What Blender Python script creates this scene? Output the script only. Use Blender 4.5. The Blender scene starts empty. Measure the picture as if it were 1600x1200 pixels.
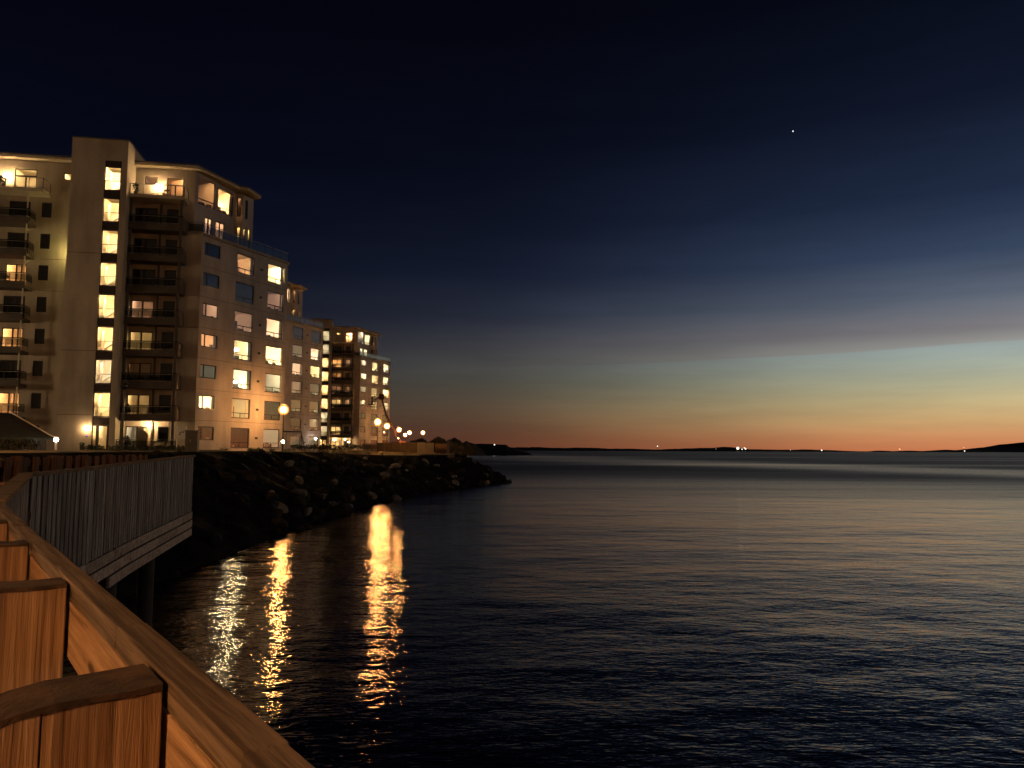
import bpy, bmesh, math, random
from math import radians as R, sin, cos, pi
from mathutils import Vector, Matrix, noise

SC = bpy.context.scene
COL = SC.collection

# ------------------------------------------------------------------ camera
CAM_H = 4.6
cam_d = bpy.data.cameras.new('camera')
cam = bpy.data.objects.new('camera', cam_d); COL.objects.link(cam)
cam_d.sensor_width = 36; cam_d.lens = 27.0
cam_d.clip_start = 0.05; cam_d.clip_end = 40000
cam.location = (0, 0, CAM_H)
cam.rotation_euler = (Matrix.Rotation(R(90 + 4.905), 3, 'X') @ Matrix.Rotation(R(0.2), 3, 'Z')).to_euler()
SC.camera = cam
SC.view_settings.view_transform = 'Standard'
SC.view_settings.look = 'None'
SC.view_settings.exposure = 0
SC.view_settings.gamma = 1
cy = SC.cycles
cy.use_denoising = True
cy.max_bounces = 6; cy.diffuse_bounces = 3; cy.glossy_bounces = 3; cy.transparent_max_bounces = 10
cy.transmission_bounces = 4
cy.sample_clamp_indirect = 4.0; cy.sample_clamp_direct = 0
cy.caustics_reflective = False; cy.caustics_refractive = False
cy.use_light_tree = True


def lin(c):
    return tuple((v / 12.92 if v <= .04045 else ((v + .055) / 1.055) ** 2.4) for v in [x / 255 for x in c]) + (1,)


# ------------------------------------------------------------------ sky (twilight after sunset)
W = bpy.data.worlds.new('World'); SC.world = W; W.use_nodes = True
nt = W.node_tree; nt.nodes.clear()


class G:
    """tiny node helper"""
    def __init__(s, t): s.t = t
    def n(s, typ, **kw):
        nd = s.t.nodes.new(typ)
        for k, v in kw.items(): setattr(nd, k, v)
        return nd
    def l(s, a, b): s.t.links.new(a, b)
    def put(s, sock, v):
        if hasattr(v, 'is_output') or isinstance(v, bpy.types.NodeSocket): s.l(v, sock)
        else: sock.default_value = v
    def m(s, op, a, b=0.0, c=None, clamp=False):
        nd = s.n('ShaderNodeMath', operation=op, use_clamp=clamp)
        s.put(nd.inputs[0], a); s.put(nd.inputs[1], b)
        if c is not None: s.put(nd.inputs[2], c)
        return nd.outputs[0]
    def mix(s, f, a, b, blend='MIX'):
        nd = s.n('ShaderNodeMix', data_type='RGBA', blend_type=blend)
        s.put(nd.inputs[0], f); s.put(nd.inputs[6], a); s.put(nd.inputs[7], b)
        return nd.outputs[2]
    def rng(s, v, a, b, c=0.0, d=1.0, smooth=True):
        nd = s.n('ShaderNodeMapRange', interpolation_type='SMOOTHSTEP' if smooth else 'LINEAR')
        s.put(nd.inputs[0], v)
        for i, x in enumerate((a, b, c, d)): s.put(nd.inputs[i + 1], x)
        return nd.outputs[0]
    def ramp(s, v, stops, interp='LINEAR'):
        nd = s.n('ShaderNodeValToRGB'); cr = nd.color_ramp; cr.interpolation = interp
        while len(cr.elements) < len(stops): cr.elements.new(0.5)
        for e, (p, c) in zip(cr.elements, stops): e.position = p; e.color = c
        s.put(nd.inputs[0], v)
        return nd.outputs[0]
    def noise(s, vec, scale, detail=3, rough=.5, dist=0.0):
        nd = s.n('ShaderNodeTexNoise')
        if vec is not None: s.l(vec, nd.inputs['Vector'])
        nd.inputs['Scale'].default_value = scale; nd.inputs['Detail'].default_value = detail
        nd.inputs['Roughness'].default_value = rough; nd.inputs['Distortion'].default_value = dist
        return nd.outputs[0]
    def mapping(s, vec, scale=(1, 1, 1), rot=(0, 0, 0), loc=(0, 0, 0)):
        nd = s.n('ShaderNodeMapping'); s.l(vec, nd.inputs[0])
        nd.inputs['Scale'].default_value = scale; nd.inputs['Rotation'].default_value = rot
        nd.inputs['Location'].default_value = loc
        return nd.outputs[0]


g = G(nt)
tc = g.n('ShaderNodeTexCoord')
sep = g.n('ShaderNodeSeparateXYZ'); g.l(tc.outputs['Generated'], sep.inputs[0])
az = g.m('MULTIPLY', g.m('ARCTAN2', sep.outputs[0], sep.outputs[1]), 180 / pi)      # degrees, 0 = +Y, + = right
el = g.m('MULTIPLY', g.m('ARCSINE', sep.outputs[2]), 180 / pi)
EMAX = 40.0


def skyramp(stops):
    return g.ramp(g.m('DIVIDE', g.m('MAXIMUM', el, 0.0), EMAX, clamp=True), [(a / EMAX, lin(c)) for a, c in stops])


skyR = skyramp([(0, (206, 124, 82)), (.9, (212, 145, 96)), (2.0, (212, 172, 118)), (3.2, (200, 181, 134)), (4.4, (180, 177, 146)),
                (5.6, (164, 172, 156)), (6.6, (152, 164, 160)), (8, (126, 131, 137)), (10, (92, 102, 117)), (12.8, (54, 68, 92)),
                (16.4, (33, 45, 68)), (22.5, (16, 23, 40)), (30, (7, 11, 23)), (40, (2, 3, 8))])
skyC = skyramp([(0, (98, 55, 38)), (1, (98, 62, 44)), (2.2, (94, 70, 52)), (3.5, (88, 75, 60)), (5, (79, 76, 67)),
                (6.2, (76, 75, 73)), (8.2, (60, 61, 68)), (10, (40, 45, 59)), (13, (23, 29, 46)), (17, (14, 19, 34)),
                (22, (8, 11, 24)), (30, (4, 5, 14)), (40, (2, 3, 8))])
skyL = skyramp([(0, (56, 36, 30)), (2, (52, 40, 35)), (4, (45, 40, 39)), (6, (35, 35, 40)), (9, (25, 27, 37)),
                (13, (12, 16, 30)), (20, (6, 8, 21)), (30, (3, 4, 13)), (40, (2, 3, 10))])
fLC = g.rng(az, -28.0, 9.0)
fCR = g.rng(az, -4.0, 38.0)
sky = g.mix(fCR, g.mix(fLC, skyL, skyC), skyR)
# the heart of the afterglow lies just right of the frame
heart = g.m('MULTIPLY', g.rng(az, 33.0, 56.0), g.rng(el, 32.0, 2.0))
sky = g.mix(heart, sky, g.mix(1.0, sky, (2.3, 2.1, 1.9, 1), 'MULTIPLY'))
# past the right of the frame the glow stays, then dies round the back
back = g.rng(g.m('ABSOLUTE', g.m('SUBTRACT', az, 42.0)), 40.0, 120.0)
# only fade on the side turned away from the sea
back = g.m('MULTIPLY', back, g.m('GREATER_THAN', g.m('ABSOLUTE', az), 60.0))
# thin veil of cloud with a crisp lower edge on the right
nz = g.noise(g.mapping(tc.outputs['Generated'], (3, 3, 40)), 1.6, 4, .55)
edge = g.m('ADD', g.m('ADD', 6.15, g.m('MULTIPLY', az, .022)), g.m('MULTIPLY', g.m('SUBTRACT', nz, .5), .5))
d_ = g.m('SUBTRACT', el, edge)
band = g.m('MULTIPLY', g.rng(d_, -.06, .12), g.rng(d_, 4.2, .3))
band = g.m('MULTIPLY', band, g.rng(az, -8, 18))
band = g.m('MULTIPLY', band, g.rng(nz, .3, .65, .75, 1.0))
sky = g.mix(g.m('MULTIPLY', band, .6), sky, (.95, .70, .65, 1), 'MULTIPLY')
nz2 = g.noise(g.mapping(tc.outputs['Generated'], (1.5, 1.5, 14)), 2.0, 5, .6)
sky = g.mix(.5, sky, g.mix(1.0, sky, g.ramp(nz2, [(.3, (.76, .77, .8, 1)), (.7, (1.22, 1.21, 1.2, 1))]), 'MULTIPLY'))
# unseen town glow behind the photographer, added to light the walls
glow = g.m('MULTIPLY', back, g.rng(el, 55, 3))
town = g.mix(glow, (.002, .003, .008, 1), (.07, .045, .026, 1))
sky = g.mix(back, sky, town)
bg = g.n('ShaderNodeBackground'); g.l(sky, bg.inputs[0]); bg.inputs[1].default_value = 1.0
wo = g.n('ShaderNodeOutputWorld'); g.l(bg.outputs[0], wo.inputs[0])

# ------------------------------------------------------------------ materials
MATS = {}


def newmat(name):
    m = bpy.data.materials.new(name); m.use_nodes = True; m.node_tree.nodes.clear()
    return m, G(m.node_tree)


def out(g, sh):
    o = g.n('ShaderNodeOutputMaterial'); g.l(sh, o.inputs[0])


def mat(name, col, rough=.8, var=.25, scale=2.0, bump=.0, bscale=20., metal=0., stretch=(1, 1, 1), spec=.5, detail=5):
    """principled with two-scale colour mottling and bump, in object space"""
    if name in MATS: return MATS[name]
    m, g = newmat(name)
    t = g.n('ShaderNodeTexCoord'); v = g.mapping(t.outputs['Object'], stretch)
    p = g.n('ShaderNodeBsdfPrincipled')
    n1 = g.noise(v, scale, detail, .6)
    lo = tuple(c * (1 - var) for c in col) + (1,); hi = tuple(min(1, c * (1 + var)) for c in col) + (1,)
    g.l(g.ramp(n1, [(.3, lo), (.7, hi)]), p.inputs['Base Color'])
    p.inputs['Roughness'].default_value = rough; p.inputs['Metallic'].default_value = metal
    p.inputs['Specular IOR Level'].default_value = spec
    if bump:
        b = g.n('ShaderNodeBump'); b.inputs['Strength'].default_value = .6; b.inputs['Distance'].default_value = bump
        g.l(g.noise(v, bscale, 4, .6), b.inputs['Height']); g.l(b.outputs[0], p.inputs['Normal'])
    out(g, p.outputs[0]); MATS[name] = m
    return m


def plaster(name, col):
    if name in MATS: return MATS[name]
    m, g = newmat(name); t = g.n('ShaderNodeTexCoord'); v = t.outputs['Object']
    a = g.noise(g.mapping(v, (1, 1, .5)), .5, 4, .6); st = g.noise(g.mapping(v, (1.1, 1.1, .10)), 1.0, 3, .55, .3); f = g.noise(v, 9, 4, .7)
    k = g.m('ADD', g.m('MULTIPLY', g.rng(a, .3, .7, .82, 1.1), g.rng(st, .3, .65, .86, 1.03)), g.m('MULTIPLY', g.m('SUBTRACT', f, .5), .25))
    c = g.n('ShaderNodeVectorMath', operation='SCALE'); c.inputs[0].default_value = col; g.l(k, c.inputs['Scale'])
    p = g.n('ShaderNodeBsdfPrincipled'); g.l(c.outputs[0], p.inputs['Base Color']); p.inputs['Roughness'].default_value = .9; p.inputs['Specular IOR Level'].default_value = .25
    b = g.n('ShaderNodeBump'); b.inputs['Strength'].default_value = .6; b.inputs['Distance'].default_value = .008; g.l(g.noise(v, 22, 4, .6), b.inputs['Height']); g.l(b.outputs[0], p.inputs['Normal'])
    out(g, p.outputs[0]); MATS[name] = m
    return m


def emit(name, col, s):
    if name in MATS: return MATS[name]
    m, g = newmat(name)
    e = g.n('ShaderNodeEmission'); e.inputs[0].default_value = col + (1,); e.inputs[1].default_value = s
    out(g, e.outputs[0]); MATS[name] = m
    return m


def wood(name, col, dark, axis='Z', rough=.75, gs=1.0, wear=.5):
    """planks: long grain along one axis, knots, damp stains"""
    if name in MATS: return MATS[name]
    m, g = newmat(name)
    t = g.n('ShaderNodeTexCoord')
    oi = g.n('ShaderNodeNewGeometry')
    st = {'Z': (55, 55, 1.6), 'X': (1.6, 55, 55), 'Y': (55, 1.6, 55)}[axis]
    off = g.n('ShaderNodeVectorMath', operation='ADD'); g.l(t.outputs['Object'], off.inputs[0])
    rv = g.n('ShaderNodeCombineXYZ')
    for i in range(3): g.l(g.m('MULTIPLY', oi.outputs['Random Per Island'], 7.3 + 3 * i), rv.inputs[i])
    g.l(rv.outputs[0], off.inputs[1])
    v = g.mapping(off.outputs[0], tuple(gs * s for s in st))
    gr = g.noise(v, 1.0, 6, .65, .6)
    big = g.noise(g.mapping(off.outputs[0], tuple(gs * (s * .16 + .5) for s in st)), 1.0, 4, .6)
    c = g.ramp(gr, [(.34, tuple(x * .55 for x in dark) + (1,)), (.46, dark + (1,)), (.58, col + (1,)), (.72, tuple(min(1, x * 1.18) for x in col) + (1,))])
    tint = g.m('ADD', .72, g.m('MULTIPLY', oi.outputs['Random Per Island'], .5))
    c = g.mix(1.0, c, g.ramp(big, [(.32, (.55, .48, .43, 1)), (.5, (.92, .9, .88, 1)), (.68, (1.14, 1.12, 1.1, 1))]), 'MULTIPLY')
    cmb = g.n('ShaderNodeCombineXYZ')
    for i in range(3): g.l(tint, cmb.inputs[i])
    c = g.mix(wear, c, g.mix(1.0, c, cmb.outputs[0], 'MULTIPLY'))
    vo = g.n('ShaderNodeTexVoronoi'); vo.inputs['Scale'].default_value = 1.0
    g.l(g.mapping(off.outputs[0], tuple(gs * (.1 * s + 1.6) for s in st)), vo.inputs['Vector'])
    c = g.mix(g.rng(vo.outputs['Distance'], .13, .07), c, tuple(x * .25 for x in dark) + (1,))
    p = g.n('ShaderNodeBsdfPrincipled'); g.l(c, p.inputs['Base Color']); p.inputs['Roughness'].default_value = rough
    p.inputs['Specular IOR Level'].default_value = .3
    b = g.n('ShaderNodeBump'); b.inputs['Strength'].default_value = 1.0; b.inputs['Distance'].default_value = .006
    g.l(gr, b.inputs['Height']); g.l(b.outputs[0], p.inputs['Normal'])
    out(g, p.outputs[0]); MATS[name] = m
    return m


def glassmat(name, tint=(.9, .92, .9), boost=1.0, add=.02):
    if name in MATS: return MATS[name]
    m, g = newmat(name)
    tr = g.n('ShaderNodeBsdfTransparent'); tr.inputs[0].default_value = tint + (1,)
    gl = g.n('ShaderNodeBsdfGlossy'); gl.inputs['Roughness'].default_value = .02
    gl.inputs[0].default_value = (1, .96, .9, 1)
    fr = g.n('ShaderNodeFresnel'); fr.inputs[0].default_value = 1.5
    f = g.m('ADD', g.m('MULTIPLY', fr.outputs[0], boost), add, clamp=True)
    mx = g.n('ShaderNodeMixShader'); g.l(f, mx.inputs[0]); g.l(tr.outputs[0], mx.inputs[1]); g.l(gl.outputs[0], mx.inputs[2])
    out(g, mx.outputs[0]); MATS[name] = m
    return m


PLASTER = plaster('plaster', (.40, .34, .27))
PLASTER_D = plaster('plaster_skylit', (.40, .375, .36))  # same plaster, greyed to carry the sky light on the sea-side walls
PLASTER_L = mat('plaster_pale', (.46, .40, .30), .9, .12, .6, .004, 30)
SPANDREL = mat('dark_panel', (.035, .022, .018), .5, .3, 3)
FRAME = mat('dark_frame', (.022, .015, .012), .5, .2, 4)
FRAME_L = mat('pale_frame', (.5, .45, .36), .5, .1, 4)
CONC = mat('concrete', (.30, .26, .20), .85, .2, 2.5, .004, 40)
CONC_D = mat('dark_cladding', (.08, .064, .05), .8, .25, 1.5, .004, 25)
ROOF = mat('roof_sheet', (.09, .08, .075), .6, .25, 2)
METAL = mat('grey_metal', (.24, .23, .21), .4, .15, 5, metal=.6)
DMETAL = mat('dark_metal', (.035, .032, .03), .45, .2, 5, metal=.4)
WHITE = mat('white_paint', (.72, .68, .6), .5, .06, 3)
RED = mat('red_paint', (.035, .008, .006), .4, .25, 3)
ROOMW = mat('room_wall', (.72, .62, .48), .9, .06, 1.2)
ROOMP = mat('room_wall_pink', (.68, .55, .46), .9, .06, 1.2)
ROOMC = mat('room_wall_cool', (.62, .62, .54), .9, .06, 1.2)
ROOMF = mat('room_floor', (.30, .18, .09), .5, .2, 2)
ROOMD = mat('dark_room', (.05, .045, .045), .9, .3, 1)
FURN = mat('furniture', (.10, .06, .04), .7, .4, 2)
CURT = mat('curtain', (.62, .54, .42), .9, .15, 9, stretch=(6, 6, .3))
LEAF = mat('leaf', (.035, .055, .018), .7, .5, 3)
LEAF_D = mat('leaf_dark', (.02, .028, .012), .7, .5, 3)
PANE = glassmat('window_glass', (.88, .88, .86), 1.4, .02)
RAILGLASS = glassmat('railing_glass', (.62, .62, .6), .10, .005)
SODIUM = (1.0, .43, .115)
LAMPG = emit('sodium_globe', (1.0, .41, .11), 640)
LAMPW = emit('boardwalk_globe', (1.0, .47, .18), 640)
WARM = emit('warm_wall_lamp', (1.0, .64, .30), 330)
COOLW = emit('white_lamp', (1.0, .86, .70), 90)
WB = 11.0
LAMPS = {  # ceiling lamps of the flats
    ('o', 1): emit('lamp_orange_low', (1, .50, .22), 14 * WB), ('o', 2): emit('lamp_orange', (1, .52, .22), 46 * WB), ('o', 3): emit('lamp_orange_high', (1, .55, .25), 90 * WB),
    ('p', 1): emit('lamp_pink_low', (1, .66, .42), 12 * WB), ('p', 2): emit('lamp_pink', (1, .66, .42), 30 * WB), ('p', 3): emit('lamp_pink_high', (1, .68, .42), 70 * WB),
    ('c', 1): emit('lamp_cream_low', (1, .80, .52), 11 * WB), ('c', 2): emit('lamp_cream', (1, .78, .48), 34 * WB), ('c', 3): emit('lamp_cream_high', (1, .78, .48), 80 * WB),
    ('y', 1): emit('lamp_yellow_low', (1, .70, .32), 14 * WB), ('y', 2): emit('lamp_yellow', (1, .70, .32), 48 * WB), ('y', 3): emit('lamp_yellow_high', (1, .72, .34), 70 * WB),
    ('s', 3): emit('lamp_stair', (1, .70, .32), 36 * WB), ('s', 1): emit('lamp_stair_low', (1, .80, .5), 20 * WB), ('y', 4): emit('lamp_yellow_full', (1, .76, .38), 230 * WB),
}

# ------------------------------------------------------------------ mesh builder
class MB:
    def __init__(s): s.v = []; s.f = []; s.mi = []; s.mats = []; s.smooth = []
    def _m(s, m):
        if m not in s.mats: s.mats.append(m)
        return s.mats.index(m)
    def add(s, verts, faces, m, smooth=False):
        o = len(s.v); s.v += [tuple(p) for p in verts]; k = s._m(m)
        for f in faces: s.f.append([o + i for i in f]); s.mi.append(k); s.smooth.append(smooth)
    def quad(s, a, b, c, d, m): s.add([a, b, c, d], [(0, 1, 2, 3)], m)
    def hexa(s, p, m):           # 8 points: bottom ring 0-3, top ring 4-7
        s.add(p, [(3, 2, 1, 0), (4, 5, 6, 7), (0, 1, 5, 4), (1, 2, 6, 5), (2, 3, 7, 6), (3, 0, 4, 7)], m)
    def box(s, x0, x1, y0, y1, z0, z1, m):
        s.hexa([(x0, y0, z0), (x1, y0, z0), (x1, y1, z0), (x0, y1, z0), (x0, y0, z1), (x1, y0, z1), (x1, y1, z1), (x0, y1, z1)], m)
    def obox(s, o, d, s0, s1, t0, t1, z0, z1, m):
        """box in a wall frame: o origin, d wall direction, t = depth behind the wall"""
        def P(a, t, z): return (o[0] + d[0] * a - d[1] * t, o[1] + d[1] * a + d[0] * t, z)
        s.hexa([P(s0, t0, z0), P(s1, t0, z0), P(s1, t1, z0), P(s0, t1, z0), P(s0, t0, z1), P(s1, t0, z1), P(s1, t1, z1), P(s0, t1, z1)], m)
    def bar(s, a, b, w, h, m, up=(0, 0, 1)):
        a = Vector(a); b = Vector(b); d = (b - a).normalized(); u = Vector(up)
        if abs(d.dot(u)) > .98: u = Vector((0, 1, 0))
        x = d.cross(u).normalized(); y = x.cross(d).normalized()
        r = [x * -w / 2 + y * -h / 2, x * w / 2 + y * -h / 2, x * w / 2 + y * h / 2, x * -w / 2 + y * h / 2]
        s.add([a + q for q in r] + [b + q for q in r], [(3, 2, 1, 0), (4, 5, 6, 7), (0, 1, 5, 4), (1, 2, 6, 5), (2, 3, 7, 6), (3, 0, 4, 7)], m)
    def cyl(s, c, r0, r1, z0, z1, m, n=12, cap=True):
        vs = []
        for z, r in ((z0, r0), (z1, r1)):
            vs += [(c[0] + r * cos(2 * pi * i / n), c[1] + r * sin(2 * pi * i / n), z) for i in range(n)]
        fs = [(i, (i + 1) % n, n + (i + 1) % n, n + i) for i in range(n)]
        s.add(vs, fs, m, True)
        if cap:
            s.add(vs[:n], [tuple(range(n - 1, -1, -1))], m); s.add(vs[n:], [tuple(range(n))], m)
    def tube(s, pts, r, m, n=8):
        for a, b in zip(pts[:-1], pts[1:]):
            a = Vector(a); b = Vector(b); d = (b - a).normalized()
            u = Vector((0, 0, 1)) if abs(d.z) < .95 else Vector((0, 1, 0))
            x = d.cross(u).normalized(); y = x.cross(d)
            vs = [p + (x * cos(2 * pi * i / n) + y * sin(2 * pi * i / n)) * r for p in (a, b) for i in range(n)]
            s.add(vs, [(i, (i + 1) % n, n + (i + 1) % n, n + i) for i in range(n)], m, True)
            s.add(vs[:n], [tuple(range(n - 1, -1, -1))], m); s.add(vs[n:], [tuple(range(n))], m)
    def sphere(s, c, r, m, nu=14, nv=9, sz=1.0):
        vs = [(c[0], c[1], c[2] - r * sz)]
        for j in range(1, nv):
            ph = pi * j / nv - pi / 2
            for i in range(nu): vs.append((c[0] + r * cos(ph) * cos(2 * pi * i / nu), c[1] + r * cos(ph) * sin(2 * pi * i / nu), c[2] + r * sz * sin(ph)))
        vs.append((c[0], c[1], c[2] + r * sz)); fs = []
        for i in range(nu): fs.append((0, 1 + (i + 1) % nu, 1 + i))
        for j in range(nv - 2):
            for i in range(nu):
                a = 1 + j * nu + i; b = 1 + j * nu + (i + 1) % nu
                fs.append((a, b, b + nu, a + nu))
        l = len(vs) - 1
        for i in range(nu): fs.append((1 + (nv - 2) * nu + i, 1 + (nv - 2) * nu + (i + 1) % nu, l))
        s.add(vs, fs, m, True)
    def prism(s, poly, z0, z1, m, zf=None):
        n = len(poly); zt = [z1 if zf is None else zf(p) for p in poly]
        zb = [z0 if zf is None else t - (z1 - z0) for t in zt] if zf else [z0] * n
        vs = [(p[0], p[1], zb[i]) for i, p in enumerate(poly)] + [(p[0], p[1], zt[i]) for i, p in enumerate(poly)]
        s.add(vs, [tuple(range(n - 1, -1, -1)), tuple(range(n, 2 * n))] + [(i, (i + 1) % n, n + (i + 1) % n, n + i) for i in range(n)], m)
    def build(s, name, parent=None, loc=None, rot=0, bevel=0):
        me = bpy.data.meshes.new(name); me.from_pydata(s.v, [], s.f)
        for m in s.mats: me.materials.append(m)
        me.polygons.foreach_set('material_index', s.mi)
        me.polygons.foreach_set('use_smooth', s.smooth)
        me.update()
        if bevel:
            bm = bmesh.new(); bm.from_mesh(me)
            bmesh.ops.bevel(bm, geom=bm.edges[:], offset=bevel, segments=2, affect='EDGES', profile=.6)
            bm.to_mesh(me); bm.free()
        o = bpy.data.objects.new(name, me); COL.objects.link(o)
        if parent is not None: o.parent = parent
        if loc is not None: o.location = loc
        if rot: o.rotation_euler = (0, 0, rot)
        return o


def empty(name, loc=(0, 0, 0), rot=0):
    o = bpy.data.objects.new(name, None); COL.objects.link(o); o.empty_display_size = .3
    o.location = loc; o.rotation_euler = (0, 0, rot)
    return o


def tag(o, label=None, cat=None, group=None, kind=None):
    if label: o['label'] = label
    if cat: o['category'] = cat
    if group: o['group'] = group
    if kind: o['kind'] = kind
    return o


def dup(o, parent=None):
    c = o.copy(); COL.objects.link(c)
    if parent is not None: c.parent = parent
    for ch in list(o.children): dup(ch, c)
    return c


# ------------------------------------------------------------------ the setting: water, land, islands
GZ = 4.45                                   # height of the building plot above the water


def water():
    m, g = newmat('water')
    t = g.n('ShaderNodeTexCoord'); ob = t.outputs['Object']
    p = g.n('ShaderNodeBsdfPrincipled')
    p.inputs['Base Color'].default_value = (.0015, .0028, .004, 1)
    p.inputs['IOR'].default_value = 1.333
    sp = g.n('ShaderNodeSeparateXYZ'); g.l(ob, sp.inputs[0])
    dist = g.m('SQRT', g.m('ADD', g.m('POWER', sp.outputs[0], 2), g.m('POWER', sp.outputs[1], 2)))
    # breeze patches: long slicks lying across the view
    pt = g.noise(g.mapping(ob, (.0016, .011, 1), (0, 0, R(-6))), 1.0, 4, .55, .4)
    calm = g.rng(pt, .42, .62)
    rot = (0, 0, R(-9))
    a = g.noise(g.mapping(ob, (.75, 1.35, 1), rot), 1.0, 3, .5, .3)
    b = g.noise(g.mapping(ob, (2.6, 4.4, 1), (0, 0, R(-16))), 1.0, 3, .5, .4)
    c = g.noise(g.mapping(ob, (.19, .28, 1), (0, 0, R(4))), 1.0, 2, .5)
    e = g.noise(g.mapping(ob, (4, 14, 1), (0, 0, R(-7))), 1.0, 2, .5)
    d2 = g.noise(g.mapping(ob, (.065, .12, 1), (0, 0, R(-5))), 1.0, 2, .45)
    h = g.m('ADD', g.m('ADD', g.m('MULTIPLY', d2, WAVE[4]), g.m('MULTIPLY', a, WAVE[0])), g.m('MULTIPLY', b, WAVE[1]))
    h = g.m('ADD', h, g.m('MULTIPLY', c, WAVE[2]))
    h = g.m('ADD', h, g.m('MULTIPLY', e, WAVE[3]))
    amp = g.m('MULTIPLY', g.rng(calm, 0, 1, 1.15, .75), g.rng(dist, 14, 36, 1.0, 1.0))
    bm_ = g.n('ShaderNodeBump'); bm_.inputs['Filter Width'].default_value = FILT; bm_.inputs['Strength'].default_value = 1.0; bm_.inputs['Distance'].default_value = 1.0
    g.l(g.m('MULTIPLY', h, amp), bm_.inputs['Height'])
    g.l(bm_.outputs[0], p.inputs['Normal'])
    # a long calm slick runs out from the point, slanting towards the viewer on the right; elsewhere fine ripples roughen it
    yc = g.m('SUBTRACT', 470.0, g.m('MULTIPLY', sp.outputs[0], 2.9))
    wob = g.m('MULTIPLY', g.m('SUBTRACT', g.noise(g.mapping(ob, (.006, .02, 1)), 1.0, 3, .5), .5), 160.0)
    dev = g.m('DIVIDE', g.m('ABSOLUTE', g.m('ADD', g.m('SUBTRACT', sp.outputs[1], yc), wob)), g.m('MAXIMUM', g.m('MULTIPLY', sp.outputs[1], .62), 1.0))
    slick = g.rng(dev, 1.25, .2)
    rgh = g.m('ADD', g.rng(dist, 8, 70, .05, .135, False), g.rng(dist, 70, 150, .0, .25, False))
    rgh = g.m('MULTIPLY', rgh, g.m('SUBTRACT', 1.0, g.m('MULTIPLY', slick, .42)))
    rgh = g.m('MULTIPLY', rgh, g.rng(calm, 0, 1, 1.1, .85))
    g.l(rgh, p.inputs['Roughness'])
    out(g, p.outputs[0])
    b = MB(); b.quad((-16000, -300, 0), (16000, -300, 0), (16000, 22000, 0), (-16000, 22000, 0), m)
    tag(b.build('water'), 'dark rippled sea reflecting lamps and the last of the sunset', 'water', kind='structure')


WAVE = (.038, .013, .12, .0068, .18); FILT = .02
water()

SHORE_W = [(-13, -30), (-10.5, 5), (-10.2, 16), (-12, 22), (-12.4, 30), (-12.6, 38), (-12.3, 52), (-11.6, 66), (-8.7, 84), (-3.4, 100), (-.3, 109), (-.9, 116), (-3.5, 130), (-6, 150), (-13, 200), (-30, 300), (-60, 420)]
SHORE_T = [(-19, -30), (-15.5, 5), (-13.2, 16), (-17, 22), (-18.6, 30), (-19.4, 38), (-19.6, 52), (-19, 66), (-16.2, 84), (-11.2, 99), (-8.3, 108), (-8.0, 117), (-9.5, 130), (-12, 150), (-19, 200), (-37, 300), (-66, 420)]


def lerp(a, b, t): return tuple(x + (y - x) * t for x, y in zip(a, b))


def resample(P, n):
    L = [0]
    for a, b in zip(P[:-1], P[1:]): L.append(L[-1] + math.dist(a, b))
    res = []
    for i in range(n):
        s = L[-1] * i / (n - 1); k = 0
        while k < len(P) - 2 and L[k + 1] < s: k += 1
        res.append(lerp(P[k], P[k + 1], (s - L[k]) / (L[k + 1] - L[k])))
    return res


def multi(P, Q, per=5):
    A, B = [], []
    for i in range(len(P) - 1):
        n = max(2, int(max(math.dist(P[i], P[i + 1]), math.dist(Q[i], Q[i + 1])) / 1.0)) if P[i][1] < 140 else 8
        for k in range(n): A.append(lerp(P[i], P[i + 1], k / n)); B.append(lerp(Q[i], Q[i + 1], k / n))
    A.append(P[-1]); B.append(Q[-1])
    return A, B


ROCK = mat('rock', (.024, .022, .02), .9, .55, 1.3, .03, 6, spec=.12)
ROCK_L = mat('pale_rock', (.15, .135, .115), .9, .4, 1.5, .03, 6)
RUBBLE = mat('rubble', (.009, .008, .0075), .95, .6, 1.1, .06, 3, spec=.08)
GRASS = mat('grass_ground', (.12, .105, .045), .95, .5, .8, .03, 9)
PATHM = mat('path_gravel', (.20, .17, .13), .95, .25, 1.5, .01, 40)


def edge_z(y, dx=0.0):
    k = max(0.0, min(1.0, (y - 62) / 34)); k = k * k * (3 - 2 * k)
    return GZ - .55 * k * max(0.0, 1 - dx / 16)


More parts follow.
